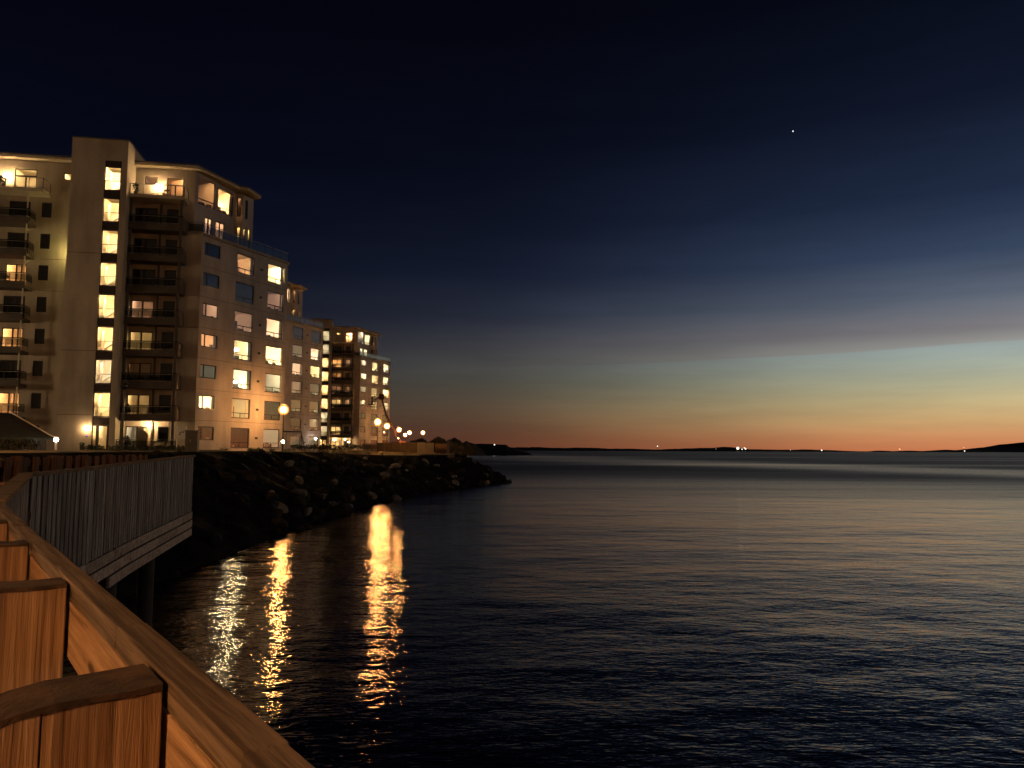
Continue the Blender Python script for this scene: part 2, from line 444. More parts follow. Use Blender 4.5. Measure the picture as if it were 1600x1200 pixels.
def land():
    A, B = multi(SHORE_T, SHORE_W)
    NT = 9; b = MB(); vs = []; fs = []
    for i, (p, q) in enumerate(zip(A, B)):
        for j in range(NT + 1):
            t = j / (NT - 1)                              # last ring lies below the water
            x, y = lerp(p, q, t); z = edge_z(p[1]) * (1 - t) ** .92 if t <= 1 else -1.2
            k = noise.noise(Vector((x * .7, y * .7, z * .7))) * .45 + noise.noise(Vector((x * 2, y * 2, 3))) * .16
            if 0 < j <= NT - 1: x += k * 1.1; z += k * .9 + abs(noise.noise(Vector((x * 1.4, y * 1.4, 7)))) * .35
            if j == 0: z = edge_z(p[1]) - .02
            vs.append((x, y, z))
    n = NT + 1
    for i in range(len(A) - 1):
        for j in range(NT): fs.append((i * n + j, i * n + j + 1, (i + 1) * n + j + 1, (i + 1) * n + j))
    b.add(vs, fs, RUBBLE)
    tag(b.build('shore_bank'), 'dark rubble bank sloping from the building plot down to the sea', 'bank', kind='structure')
    # plot: rough grass, strip by strip from the top of the bank far inland
    b = MB(); vs = []; fs = []; XS = [0, 1.5, 4, 8, 14, 25, 45, 90, 200]
    for i, p in enumerate(A):
        for j, dx in enumerate(XS):
            z = edge_z(p[1], dx) + noise.noise(Vector((p[0] * .25 - dx * .25, p[1] * .25, 0))) * (.14 if dx < 9 else .04)
            vs.append((p[0] - dx, p[1], z if j else edge_z(p[1]) - .02))
    n = len(XS)
    for i in range(len(A) - 1):
        for j in range(n - 1): fs.append((i * n + j, (i + 1) * n + j, (i + 1) * n + j + 1, i * n + j + 1))
    b.add(vs, fs, GRASS)
    tag(b.build('ground'), 'rough grass plot between the flats and the bank', 'ground', kind='structure')
    # promenade path
    C = [(-31, 24), (-28.5, 38), (-27.2, 50), (-24.6, 66), (-24.0, 78), (-21.6, 92), (-20.2, 106), (-21.9, 125), (-23.2, 148), (-24.8, 173), (-29, 202), (-44, 300)]
    P = resample(C, 90); vs = []; fs = []
    for i, p in enumerate(P):
        q = P[min(i + 1, 89)]; r = P[max(i - 1, 0)]; d = Vector((q[0] - r[0], q[1] - r[1])).normalized()
        for s in (-1.3, 1.3): vs.append((p[0] + d.y * s, p[1] - d.x * s, GZ + .17))
    for i in range(89): fs.append((2 * i, 2 * i + 1, 2 * i + 3, 2 * i + 2))
    b = MB(); b.add(vs, fs, PATHM)
    tag(b.build('promenade_path'), 'pale gravel path under the row of promenade lamps', 'path', kind='structure')


land()


def rock_mesh(seed, m):
    bm = bmesh.new(); bmesh.ops.create_icosphere(bm, subdivisions=2, radius=1)
    rnd = random.Random(seed); off = Vector((rnd.uniform(0, 50), rnd.uniform(0, 50), seed))
    cuts = [Vector((rnd.gauss(0, 1), rnd.gauss(0, 1), rnd.gauss(0, 1))).normalized() for _ in range(9)]
    cd = [rnd.uniform(.55, .85) for _ in cuts]
    for v in bm.verts:
        p = v.co.copy()
        for c, d in zip(cuts, cd):
            k = p.dot(c) - d
            if k > 0: p -= c * k * .92
        p *= 1 + .12 * noise.noise(p * 2.2 + off)
        v.co = Vector((p.x * 1.15, p.y * .9, p.z * .72))
    me = bpy.data.meshes.new('boulder'); bm.to_mesh(me); bm.free(); me.materials.append(m)
    return me


def boulders():
    rnd = random.Random(7)
    ms = [rock_mesh(i, ROCK) for i in range(7)]; ml = [rock_mesh(20 + i, ROCK_L) for i in range(4)]
    A, B = multi(SHORE_T, SHORE_W)
    idx = [i for i, p in enumerate(A) if 24 < p[1] < 121]
    n = 0
    while n < 285:
        i = rnd.choice(idx)
        if A[i][1] < 40 and rnd.random() < .7: continue
        t = rnd.uniform(.03, 1.02); x, y = lerp(A[i], B[i], t); x += rnd.uniform(-.4, .4); y += rnd.uniform(-.5, .5)
        pale = rnd.random() < .16
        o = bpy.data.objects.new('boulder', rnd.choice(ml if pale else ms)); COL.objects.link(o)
        s = rnd.uniform(.28, .55) if rnd.random() < .85 else rnd.uniform(.55, .8)
        if A[i][1] < 42: s *= .7
        if t < .2: s *= .75
        z = edge_z(A[i][1]) * (1 - max(0, min(1, t))) ** .92
        o.location = (x, y, z + s * .18); o.scale = (s * rnd.uniform(.8, 1.3), s * rnd.uniform(.8, 1.2), s * rnd.uniform(.8, 1.1))
        o.rotation_euler = (rnd.uniform(-.6, .6), rnd.uniform(-.6, .6), rnd.uniform(0, 6.3))
        if pale: tag(o, 'pale angular boulder lying on the dark rubble bank', 'boulder', 'pale boulders on the bank')
        else: tag(o, 'dark angular boulder lying among others on the bank', 'boulder', 'dark boulders on the bank')
        n += 1


boulders()

SIL = mat('far_land', (.012, .011, .012), .95, .4, .02)


def ridge(name, x0, x1, Y, prof, depth, label, cat='hills', seed=0, wl=60., amp=.25, m=SIL):
    """land form with its own depth: a profile along x, rounded front to back"""
    n = 120; nd = 7; vs = []; fs = []
    for i in range(n + 1):
        u = i / n; x = x0 + (x1 - x0) * u
        k = 0
        while k < len(prof) - 2 and prof[k + 1][0] < u: k += 1
        a, b_ = prof[k], prof[k + 1]; t = (u - a[0]) / (b_[0] - a[0]); t = t * t * (3 - 2 * t) * .6 + t * .4
        h = a[1] + (b_[1] - a[1]) * t
        h *= 1 + amp * (noise.noise(Vector((x / wl, seed, 0))) + .5 * noise.noise(Vector((x / wl * 3.1, seed, 5))) + .35 * noise.noise(Vector((x / wl * 9.7, seed, 8))))
        for j in range(nd):
            v = j / (nd - 1); w = sin(pi * v) ** .75
            yy = Y + depth * (v - .5) + depth * .08 * noise.noise(Vector((x / wl * .8, v * 2, seed)))
            vs.append((x, yy, max(0, h) * w - (.6 if j in (0, nd - 1) else 0)))
    for i in range(n):
        for j in range(nd - 1): fs.append((i * nd + j, (i + 1) * nd + j, (i + 1) * nd + j + 1, i * nd + j + 1))
    b = MB(); b.add(vs, fs, m, True)
    return tag(b.build(name), label, cat, kind='structure')


YI = 5200


def fx(px, Y): return (px - 800) / 1200 * Y


# heights in metres at 5.2 km: one photo pixel is about 4.3 m
ridge('islands', fx(800, YI), fx(1345, YI), YI, [(0, 20), (.06, 24), (.1, 21), (.2, 22), (.3, 16), (.42, 11), (.5, 18), (.55, 26), (.62, 29), (.68, 15), (.75, 12), (.84, 14), (.9, 11), (.96, 5), (1, 0)], 500, 'low dark skerries along the horizon', seed=3, wl=240)
ridge('low_island', fx(1355, YI), fx(1530, YI), YI, [(0, 0), (.1, 9), (.22, 5), (.35, 9), (.5, 7), (.7, 14), (.85, 12), (1, 0)], 320, 'low dark island beside the rounded hill', seed=9, wl=200)
ridge('hill', fx(1505, YI), fx(1900, YI), YI + 200, [(0, 0), (.1, 14), (.2, 38), (.28, 66), (.34, 72), (.5, 84), (.75, 60), (1, 0)], 900, 'dark rounded hill rising from the sea under the orange sky', seed=12, wl=300, amp=.08)
ridge('breakwater', fx(690, 700), fx(834, 700), 700, [(0, 10.5), (.2, 9.6), (.45, 10.2), (.7, 9.2), (.74, 7.2), (.92, 3.2), (1, 0)], 60, 'long black breakwater reaching out beyond the point', 'breakwater', seed=4, wl=30, amp=.06)

# ------------------------------------------------------------------ apartment blocks
FH = 2.95
AD = (1.0, 0.0)                      # direction of the front wall (block frame)
BD = (.537, .8436)                   # direction of the long wall facing the sea
ROOMCOL = {'o': ROOMW, 'p': ROOMP, 'c': ROOMC, 'y': ROOMW, 's': ROOMW}


def P3(o, d, s, t, z): return (o[0] + d[0] * s - d[1] * t, o[1] + d[1] * s + d[0] * t, z)


def wall(mb, o, d, s0, s1, z0, z1, holes, m, rev=.16, mrev=None):
    """one skin with real openings and reveals"""
    S = sorted({s0, s1} | {h[0] for h in holes} | {h[1] for h in holes}); Z = sorted({z0, z1} | {h[2] for h in holes} | {h[3] for h in holes})
    S = [s for s in S if s0 <= s <= s1]; Z = [z for z in Z if z0 <= z <= z1]
    for a, b in zip(S[:-1], S[1:]):
        for c, e in zip(Z[:-1], Z[1:]):
            ms, mz = (a + b) / 2, (c + e) / 2
            if any(h[0] < ms < h[1] and h[2] < mz < h[3] for h in holes): continue
            mb.quad(P3(o, d, a, 0, c), P3(o, d, b, 0, c), P3(o, d, b, 0, e), P3(o, d, a, 0, e), m)
    mr = mrev or m
    for h in holes:
        a, b, c, e = h[:4]
        mb.quad(P3(o, d, a, 0, c), P3(o, d, a, rev, c), P3(o, d, a, rev, e), P3(o, d, a, 0, e), mr)
        mb.quad(P3(o, d, b, rev, c), P3(o, d, b, 0, c), P3(o, d, b, 0, e), P3(o, d, b, rev, e), mr)
        mb.quad(P3(o, d, a, 0, e), P3(o, d, a, rev, e), P3(o, d, b, rev, e), P3(o, d, b, 0, e), mr)
        mb.quad(P3(o, d, a, rev, c), P3(o, d, a, 0, c), P3(o, d, b, 0, c), P3(o, d, b, rev, c), mr)


def window(par, o, d, h, fz, style, light=None, seed=0, mar=.85, side=-1, depth=3.0, ceil=2.6, fm=FRAME, label=None, name='window', opts=''):
    rnd = random.Random(seed * 7919 + 13)
    a, b, c, e = h; w = b - a; T0 = .07; T1 = .14; fw = .085
    f = MB()
    f.obox(o, d, a, a + fw, T0, T1, c, e, fm); f.obox(o, d, b - fw, b, T0, T1, c, e, fm)
    f.obox(o, d, a + fw, b - fw, T0, T1, c, c + fw, fm); f.obox(o, d, a + fw, b - fw, T0, T1, e - fw, e, fm)
    ia, ib, ic, ie = a + fw, b - fw, c + fw, e - fw
    if style == 'pair':
        x = a + w * .25; f.obox(o, d, x - .05, x + .05, T0, T1 - .002, ic, ie, fm)
    elif style == 'big':
        z = c + (e - c) * .26; f.obox(o, d, ia, ib, T0, T1 - .002, z - .035, z + .035, fm)
        x = a + w * .5; f.obox(o, d, x - .03, x + .03, T0 + .004, T1 - .004, ic, z - .035, fm)
    elif style == 'door':
        x = a + w * .5; f.obox(o, d, x - .07, x + .07, T0, T1 - .002, ic, ie, fm)
    elif style == 'door3':
        for k in (.5, .74): x = a + w * k; f.obox(o, d, x - .06, x + .06, T0, T1 - .002, ic, ie, fm)
    elif style == 'transom':
        z = e - (e - c) * .3; f.obox(o, d, ia, ib, T0, T1 - .002, z - .06, z + .06, fm)
        x = a + w * .5; f.obox(o, d, x - .06, x + .06, T0, T1 - .004, ic, z - .06, fm)
    elif style == 'stair':
        z = c + (e - c) * .40; f.obox(o, d, ia, ib, T0, T1 - .002, z - .025, z + .025, fm)
    elif style == 'low':
        z = c + (e - c) * .22; f.obox(o, d, ia, ib, T0, T1 - .002, z - .03, z + .03, fm)
    fo = f.build(name, par)
    if label: fo['label'] = label
    p = MB(); p.quad(P3(o, d, ia, .105, ic), P3(o, d, ib, .105, ic), P3(o, d, ib, .105, ie), P3(o, d, ia, .105, ie), PANE)
    p.build('pane', fo)
    if style in ('pair', 'big'):
        sl = MB(); sl.obox(o, d, a - .05, b + .05, -.06, .06, c - .05, c - .003, METAL); sl.build('sill', fo)
    # the room behind
    r = MB(); x0, x1, z0, z1, y0, y1 = a - mar, b + mar, fz + .02, fz + ceil, .165, .165 + depth
    if light is None:
        y1 = .165 + min(depth, 1.5); wm = fmw = ROOMD
    else: wm = ROOMCOL[light[0]]; fmw = ROOMF
    z0 = min(z0, c - .01); z1 = max(z1, e + .01)
    q = lambda s, t, z: P3(o, d, s, t, z)
    r.quad(q(x0, y1, z0), q(x1, y1, z0), q(x1, y1, z1), q(x0, y1, z1), wm)
    r.quad(q(x0, y0, z0), q(x0, y1, z0), q(x0, y1, z1), q(x0, y0, z1), wm)
    r.quad(q(x1, y0, z0), q(x1, y1, z0), q(x1, y1, z1), q(x1, y0, z1), wm)
    r.quad(q(x0, y0, z1), q(x1, y0, z1), q(x1, y1, z1), q(x0, y1, z1), wm)
    r.quad(q(x0, y0, z0), q(x1, y0, z0), q(x1, y1, z0), q(x0, y1, z0), fmw)
    # front lining round the opening closes the box
    if x0 < a: r.quad(q(x0, y0, z0), q(a, y0, z0), q(a, y0, z1), q(x0, y0, z1), wm)
    if x1 > b: r.quad(q(b, y0, z0), q(x1, y0, z0), q(x1, y0, z1), q(b, y0, z1), wm)
    r.quad(q(a, y0, e), q(b, y0, e), q(b, y0, z1), q(a, y0, z1), wm)
    if c > z0 + .02: r.quad(q(a, y0, z0), q(b, y0, z0), q(b, y0, c), q(a, y0, c), wm)
    if light is not None:
        lm = LAMPS[light]
        if 'P' in opts:
            s, t, z = (a + b) / 2 + rnd.uniform(-.2, .2) * w, rnd.uniform(1.0, 1.6), max(z1 - 1.15, c + .9)
        elif mar > .5:
            s, t, z = (a - .42 if side < 0 else b + .42), rnd.uniform(.6, 1.1), z1 - .5
        else:
            s, t, z = (a + b) / 2, .32, z1 - .13
        hs = .13 if mar > .5 or 'P' in opts else .11
        if style == 'stair': hs = .42
        r.obox(o, d, s - hs, s + hs, t - .11, t + .11, z - .1, z + .1, lm)
        r.obox(o, d, s - .01, s + .01, t - .01, t + .01, z + .1, z1 - .001, FURN)
        if style == 'stair':
            # stair flight with its stringer, and a handrail
            v = [q(x0 + .05, 1.5, z0), q(x1 - .05, 1.5, z0 + 1.5), q(x1 - .05, 1.5, z0 + 1.9), q(x0 + .05, 1.5, z0 + .4)]
            v2 = [q(x0 + .05, 1.75, z0), q(x1 - .05, 1.75, z0 + 1.5), q(x1 - .05, 1.75, z0 + 1.9), q(x0 + .05, 1.75, z0 + .4)]
            r.add(v + v2, [(0, 1, 2, 3), (7, 6, 5, 4), (0, 4, 5, 1), (1, 5, 6, 2), (2, 6, 7, 3), (3, 7, 4, 0)], ROOMC)
            r.obox(o, d, a + w * .08, a + w * .2, 1.1, 1.2, z0, z1 - .7, ROOMP)
        elif style in ('big', 'pair', 'low'):
            if 'N' not in opts:
                for k in range(rnd.randint(2, 4)):
                    s = a + w * rnd.uniform(.05, .85); bw = rnd.uniform(.15, .55)
                    r.obox(o, d, s, min(s + bw, x1 - .1), .35 + k * .3, .62 + k * .3, z0, max(c, z0 + .3) + rnd.uniform(.1, .5), rnd.choice((FURN, CURT, FURN, LEAF_D)))
            if 'N' not in opts:
                q_ = rnd.random(); sw_ = w * rnd.uniform(.5, .9); s = a + (w - sw_) * rnd.random() + .35
                r.obox(o, d, s, min(s + sw_, x1 - .05), y1 - .9, y1 - .06, z0, z0 + rnd.uniform(.7, 1.0), rnd.choice((FURN, CURT, ROOMD)))
                if light[1] >= 2 and q_ < .6:      # table lamp
                    s = a + w * rnd.uniform(.25, .95); r.obox(o, d, s - .1, s + .1, 1.7, 1.9, z0 + .95, z0 + 1.2, lm); r.obox(o, d, s - .2, s + .2, 1.6, 2.0, z0, z0 + .9, FURN)
                s = a + w * rnd.uniform(.2, 1.1); r.obox(o, d, s, min(s + rnd.uniform(.5, 1.0), x1 - .05), y1 - .35, y1 - .03, z0 + .02, z0 + rnd.uniform(1.6, 2.2), rnd.choice((FURN, ROOMD, ROOMP)))
            k = rnd.random()
            if k < .5: s = a + w * rnd.uniform(.55, .8); r.obox(o, d, s, s + rnd.uniform(.5, .9), y1 - .6, y1 - .05, z0, z1 - rnd.uniform(.1, .5), rnd.choice((CURT, FURN, ROOMC)))
            s = a + w * rnd.uniform(.1, .5); r.obox(o, d, s, s + .7, y1 - .04, y1 - .01, z0 + 1.3, z0 + 1.9, FURN)
            for s, p_ in ((a, .55), (b - .16 * w, .6)):
                if rnd.random() < p_: r.obox(o, d, s, s + w * rnd.uniform(.1, .2), .2, .26, z0, z1, CURT)
            r.obox(o, d, x0, x1, y1 - .01 - rnd.uniform(.02, .2), y1 - .01, z1 - .25, z1 - .16, FURN if rnd.random() < .4 else wm)
        elif 'C' in opts:
            s = a if rnd.random() < .5 else a + w * .5
            r.obox(o, d, s + .05, s + w * .45, .22, .27, z0, z1, CURT)
            r.obox(o, d, a, a + w * rnd.uniform(.3, .6), y1 - .8, y1 - .1, z0, z0 + .9, FURN)
    elif rnd.random() < .5 and style in ('big', 'pair'):
        for k in range(3):
            s = a + w * rnd.uniform(.05, .8); r.obox(o, d, s, s + rnd.uniform(.1, .3), .2, .36, c, c + rnd.uniform(.2, .45), rnd.choice((FURN, LEAF_D, CURT)))
    if 'B' in opts:   # pulled blind just behind the glass
        r.obox(o, d, ia, ib, .19, .21, c + (e - c) * (.28 if style == 'big' else .05), e, CURT)
    r.build('room', fo)
    return fo


def railing(par, pts, z, h=1.0, gap=1.1, glass=True, name='railing'):
    b = MB()
    for p, q in zip(pts[:-1], pts[1:]):
        L = math.dist(p, q); n = max(1, round(L / gap))
        for i in range(n + 1):
            x, y = lerp(p, q, i / n); b.bar((x, y, z), (x, y, z + h), .04, .04, DMETAL)
        b.bar((*p, z + h), (*q, z + h), .05, .04, METAL)
        b.bar((*p, z + .1), (*q, z + .1), .03, .03, METAL)
        if glass:
            b.bar((*p, z + .5), (*q, z + .5), .012, .7, RAILGLASS)
    return b.build(name, par)


def wall_lamp(par, p, m, r=.15, label=None):
    b = MB(); b.sphere(p, r, m, 12, 8); b.bar((p[0], p[1], p[2] + r), (p[0], p[1] + .3, p[2] + r + .05), .05, .05, DMETAL)
    o = b.build('wall_lamp', par)
    if label: o['label'] = label
    return o


def block(loc, rot, label, cfg, seed):
    root = empty('apartment_block', loc, rot)
    tag(root, label, 'apartment building', 'stepped apartment blocks along the shore')
    F = lambda n: FH * (n - 1)
    sd = [seed * 1000]
    def nx(): sd[0] += 1; return sd[0]
    # ---- main body: front band, loggia wall, left wing, sea wall, back
    w = MB(); o0 = (0, 0)
    west = {'w1': (.4, 2.45, .99, 2.27), 'w2': (4.7, 7.35, .28, 2.27), 'w3': (9.45, 12.05, .28, 2.27)}
    holes = []
    for n in range(1, 8):
        for k in ('w1', 'w2', 'w3'):
            a, b, c, e = west[k]; holes.append((a, b, F(n) + c, F(n) + e))
    EL = 12.6; TOP = 20.5
    wall(w, o0, BD, 0, EL, -.6, TOP, holes, PLASTER_D)
    # front wall
    fh = []; lg = []                        # loggia openings, left wing openings
    for n in range(1, 9):
        fh.append((-6.05, -4.05, F(n) + .05, F(n) + 2.2)); fh.append((-3.25, -2.2, F(n) + .72, F(n) + 2.2))
        lg.append((-16.9, -15.1, F(n) + .05, F(n) + 2.2)); lg.append((-14.15, -13.3, F(n) + .78, F(n) + 2.2))
    wall(w, o0, AD, -6.15, 0, -.6, 20.65, [h for h in fh if h[3] < 20.6], PLASTER)
    wall(w, o0, AD, -6.15, -.8, 20.65, 23.6, [h for h in fh if h[3] > 20.6], PLASTER)
    wall(w, o0, AD, -24, -10.9, -.6, 23.6, lg, PLASTER)
    E = (BD[0] * EL, BD[1] * EL)
    w.quad((E[0], E[1], -.6), (-4, 19, -.6), (-4, 19, TOP), (E[0], E[1], TOP), PLASTER_D)
    w.quad((-4, 19, -.6), (-24, 17, -.6), (-24, 17, 23.6), (-4, 19, 23.6), PLASTER_D)
    w.quad((-24, 17, -.6), (-24, 0, -.6), (-24, 0, 23.6), (-24, 17, 23.6), PLASTER_D)
    w.build('wall', root)
    # roof terrace slab with its lip
    s = MB(); ov = .16
    s.prism([(-.8, -.16), (.12, -.16), (E[0] + .2, E[1] - .05), (E[0] - .1, E[1] + .4), (-4, 19.2), (-8, 12), (-.8, 1)], TOP + .002, TOP + .2, CONC)
    s.build('terrace', root)
    railing(root, [(-1.2, -.08), (.02, -.08), (E[0] + .02, E[1] - .05), (E[0] - 2.2, E[1] + 1.4)], TOP + .2, 1.0, 1.25)
    # ---- penthouse
    p0 = (-.8, 0); p1 = (p0[0] + BD[0] * 5.33, p0[1] + BD[1] * 5.33); p2 = (p1[0] + .82, p1[1]); p3 = (p2[0] + BD[0] * 1.5, p2[1] + BD[1] * 1.5)
    zr = lambda p: 27.0 - .085 * p[1]
    ph = MB()
    h9 = [(.3, 2.62, F(9) + .08, F(9) + 2.75), (2.8, 5.1, F(9) + .08, F(9) + 2.45)]
    h8 = [(1.4, 2.35, F(8) + .3, F(8) + 2.0), (2.8, 4.05, F(8) + .3, F(8) + 2.0)]
    wall(ph, p0, BD, 0, 5.33, 20.65, 26.25, h9 + h8, PLASTER_D)
    ph.add([(p0[0], p0[1], 26.25), (p1[0], p1[1], 26.25), (p1[0], p1[1], zr(p1) - .3), (p0[0], p0[1], zr(p0) - .3)], [(0, 1, 2, 3)], PLASTER_D)
    n9 = [(.2, .62, F(9) + .2, F(9) + 2.2)]; n8 = [(.2, .62, F(8) + .1, F(8) + 2.1)]
    wall(ph, p1, AD, 0, .82, 20.65, 26.2, n9 + n8, PLASTER)
    m8 = [(.2, .5, F(8) + .1, F(8) + 2.1), (.9, 1.2, F(8) + .1, F(8) + 2.1)]; m9 = [(.3, .7, F(9) + .1, F(9) + 2.1)]
    wall(ph, p2, BD, 0, 1.5, 20.65, 26.1, m8 + m9, PLASTER_D)
    ph.quad((*p3, 20.65), (-4, 13, 20.65), (-4, 13, 26), (*p3, 26), PLASTER_D)
    fa = [(-5.35, -4.2, F(9) + 1.55, F(9) + 2.35), (-3.35, -1.85, F(9) + .05, F(9) + 2.3)]
    wall(ph, o0, AD, -6.15, -.8, 23.6, 26.7, fa, PLASTER)
    fl = [(-16.6, -14.7, F(9) + .05, F(9) + 2.35), (-12.45, -11.3, F(9) + 1.5, F(9) + 2.2)]
    wall(ph, o0, AD, -24, -10.9, 23.6, 26.7, fl, PLASTER)
    ph.quad((-24, 12, 23.6), (-24, 0, 23.6), (-24, 0, 26.7), (-24, 12, 26.0), PLASTER_D)
    ph.quad((-4, 13, 20.65), (-24, 12, 23.6), (-24, 12, 25.9), (-4, 13, 25.9), PLASTER_D)
    ph.build('penthouse_wall', root)
    # roof with deep pale eaves
    q0 = (p0[0] + .25, -.55); q1 = (p1[0] + .55, p1[1] - .75); q2 = (p2[0] + .55, p2[1] - .55); q3 = (p3[0] + .75, p3[1] + .25)
    ro = MB()
    ro.prism([(-6.15, -.55), q0, q1, q2, q3, (p3[0] - 1.4, p3[1] + 2.0), (-4, 13.4), (-6.15, 13.4)], 0, .12, ROOF, zf=lambda p: zr(p) + .16)
    ro.prism([(-24.4, -.55), (-10.9, -.55), (-10.9, 12.4), (-24.4, 12.4)], 0, .12, ROOF, zf=lambda p: zr(p) + .16)
    ro.build('roof', root)
    so = MB(); k = .04
    so.prism([(-6.14, -.55 + k), (q0[0] - k, -.55 + k), (q1[0] - k, q1[1] + k), (q2[0] - k, q2[1] + k), (q3[0] - k, q3[1] - k), (p3[0] - 1.4, p3[1] + 1.9), (-4, 13.3), (-6.14, 13.3)], 0, .24, PLASTER_L, zf=lambda p: zr(p) + .038)
    so.prism([(-24.3, -.55 + k), (-10.91, -.55 + k), (-10.91, 12.3), (-24.3, 12.3)], 0, .24, PLASTER_L, zf=lambda p: zr(p) + .038)
    so.build('eaves', root)
    # ---- stair tower
    t = MB(); TZ = 28.3; tx0, tx1, ty = -10.9, -6.15, -2.5; oT = (0, ty)
    sx0, sx1 = -8.08, -6.65
    wall(t, oT, AD, tx0, tx1, -.6, TZ, [(sx0, sx1, 0.0, 26.35)], PLASTER, rev=.2)
    t.quad((tx1, ty, -.6), (tx1, 4, -.6), (tx1, 4, TZ), (tx1, ty, TZ), PLASTER_L)  # side given paler plaster for the lamp light falling on it
    t.quad((tx0, 4, -.6), (tx0, ty, -.6), (tx0, ty, TZ), (tx0, 4, TZ), PLASTER)
    t.quad((tx1, 4, 20), (tx0, 4, 20), (tx0, 4, TZ), (tx1, 4, TZ), PLASTER)
    t.build('stair_tower', root)
    cp = MB(); cp.box(tx0 - .06, tx1 + .06, ty - .06, 4.06, TZ + .002, TZ + .1, ROOF); cp.box(tx0 + .4, tx0 + 1.2, 2.2, 3.0, TZ + .1, TZ + .9, PLASTER)
    cp.build('tower_roof', root)
    for n in range(1, 10):
        sp = MB(); sp.obox(oT, AD, sx0, sx1, .08, .16, F(n) + 2.22, F(n + 1) - .03 if n < 9 else 26.35, SPANDREL); sp.build('dark_panel', root)
    for n in range(2, 10):
        window(root, oT, AD, (sx0, sx1, F(n) - .02, F(n) + 2.2), F(n), 'stair', cfg['stair'].get(n, ('s', 3)), nx(), mar=.35, side=1, depth=3, ceil=2.7)
    window(root, oT, AD, (sx0, sx0 + .42, .03, 2.2), 0, 'plain', ('s', 3), nx(), mar=.02, side=1, depth=1.0, name='sidelight')
    dr = window(root, oT, AD, (sx0 + .5, sx1 - .1, .03, 2.2), 0, 'plain', ('s', 3), nx(), mar=.02, side=1, depth=2.2, name='door')
    hb = MB(); hb.obox(oT, AD, sx0 + .42, sx0 + .5, .07, .14, 0, 2.2, FRAME); hb.obox(oT, AD, sx1 - .1, sx1, .07, .14, 0, 2.2, FRAME)
    hb.obox(oT, AD, sx0 + .6, sx0 + .64, .0, .07, .9, 1.2, METAL); hb.build('handle', dr)
    ic = MB(); ic.obox(oT, AD, sx0 - .42, sx0 - .30, -.04, 0, 1.15, 1.35, DMETAL); ic.obox(oT, AD, sx0 - .39, sx0 - .33, -.05, -.041, 1.27, 1.32, emit('intercom_glow', (.25, .12, 1.0), 6)); ic.build('intercom', root)
    st = MB(); st.box(sx0 - .3, sx1 + .2, ty - 1.2, ty - .01, -.3, -.02, CONC); st.build('doorstep', root)
    # ---- sea-wall windows
    for n in range(1, 8):
        for k, sty in (('w1', 'pair'), ('w2', 'big'), ('w3', 'big')):
            a, b, c, e = west[k]; v = cfg[k].get(n)
            li, op = (v[:2], v[2] if len(v) > 2 else '') if v else (None, '')
            window(root, o0, BD, (a, b, F(n) + c, F(n) + e), F(n), sty, li, nx(), mar={'w1': .3, 'w2': .85, 'w3': .5}[k], side=-1, opts=op)
    for n in range(1, 8):
        v = MB(); v.obox(o0, BD, 8.2, 8.55, -.05, 0, F(n) + 1.15, F(n) + 1.38, DMETAL); v.build('vent', root)
    # drip lines between storeys
    def drip(o, d, a, b, z, pr=.012, h=.04):
        jl = MB(); jl.obox(o, d, a, b, -pr, 0, z, z + h, CONC_D); jl.build('drip_line', root)
    for n in (2, 5): drip(o0, AD, -1.7, -.02, F(n) - .25)
    drip(oT, AD, tx0 + .02, sx0 - .02, 3.1)
    for n in (6, 7): drip(o0, AD, -14, -10.92, F(n) - .2)
    for n in range(2, 8): drip(o0, BD, .05, EL - .05, F(n) - .13, .008, .03)
    for n in (4, 7): drip(oT, AD, tx0 + .02, sx0 - .02, F(n) - .02, .010)
    # ---- front windows and doors
    for n in range(1, 9):
        va = cfg['dr'].get(n); li, op = (va[:2], va[2] if len(va) > 2 else '') if va else (None, '')
        window(root, o0, AD, (-6.05, -4.05, F(n) + .05, F(n) + 2.2), F(n), 'door', li, nx(), mar=.08, side=1, opts=op, name='balcony_door')
        va = cfg['wr'].get(n)
        window(root, o0, AD, (-3.25, -2.2, F(n) + .72, F(n) + 2.2), F(n), 'plain', va, nx(), mar=.3, side=1)
        va = cfg['dl'].get(n)
        window(root, o0, AD, (-16.9, -15.1, F(n) + .05, F(n) + 2.2), F(n), 'door3', va, nx(), mar=.2, side=1, name='balcony_door')
        window(root, o0, AD, (-14.15, -13.3, F(n) + .78, F(n) + 2.2), F(n), 'plain', None, nx(), mar=.1)
    window(root, o0, AD, fa[0], F(9), 'plain', cfg['top'][0], nx(), mar=.3, side=1)
    window(root, o0, AD, fa[1], F(9), 'transom', cfg['top'][1], nx(), mar=.3, side=1, name='balcony_door')
    window(root, o0, AD, fl[0], F(9), 'transom', cfg['top'][2], nx(), mar=.3, side=1, name='balcony_door')
    window(root, o0, AD, fl[1], F(9), 'plain', cfg['top'][3], nx(), mar=.3, side=1)
    for i, h in enumerate(h9): window(root, p0, BD, h, F(9), 'low', cfg['top'][4], nx(), mar=.1, side=-1, depth=3.2, ceil=3.3 if i == 0 else 3.0)
    for h in h8: window(root, p0, BD, h, F(8), 'door', cfg['top'][5], nx(), mar=.15, side=-1, depth=2)
    window(root, p1, AD, n9[0], F(9), 'low', cfg['top'][6], nx(), mar=.15, side=1, depth=1.5)
    window(root, p1, AD, n8[0], F(8), 'plain', cfg['top'][7], nx(), mar=.15, side=1, depth=1.5)
    for h in m8: window(root, p2, BD, h, F(8), 'plain', cfg['top'][7], nx(), mar=.15, side=-1, depth=1.0)
    window(root, p2, BD, m9[0], F(9), 'plain', None, nx(), mar=.15, depth=1.0)
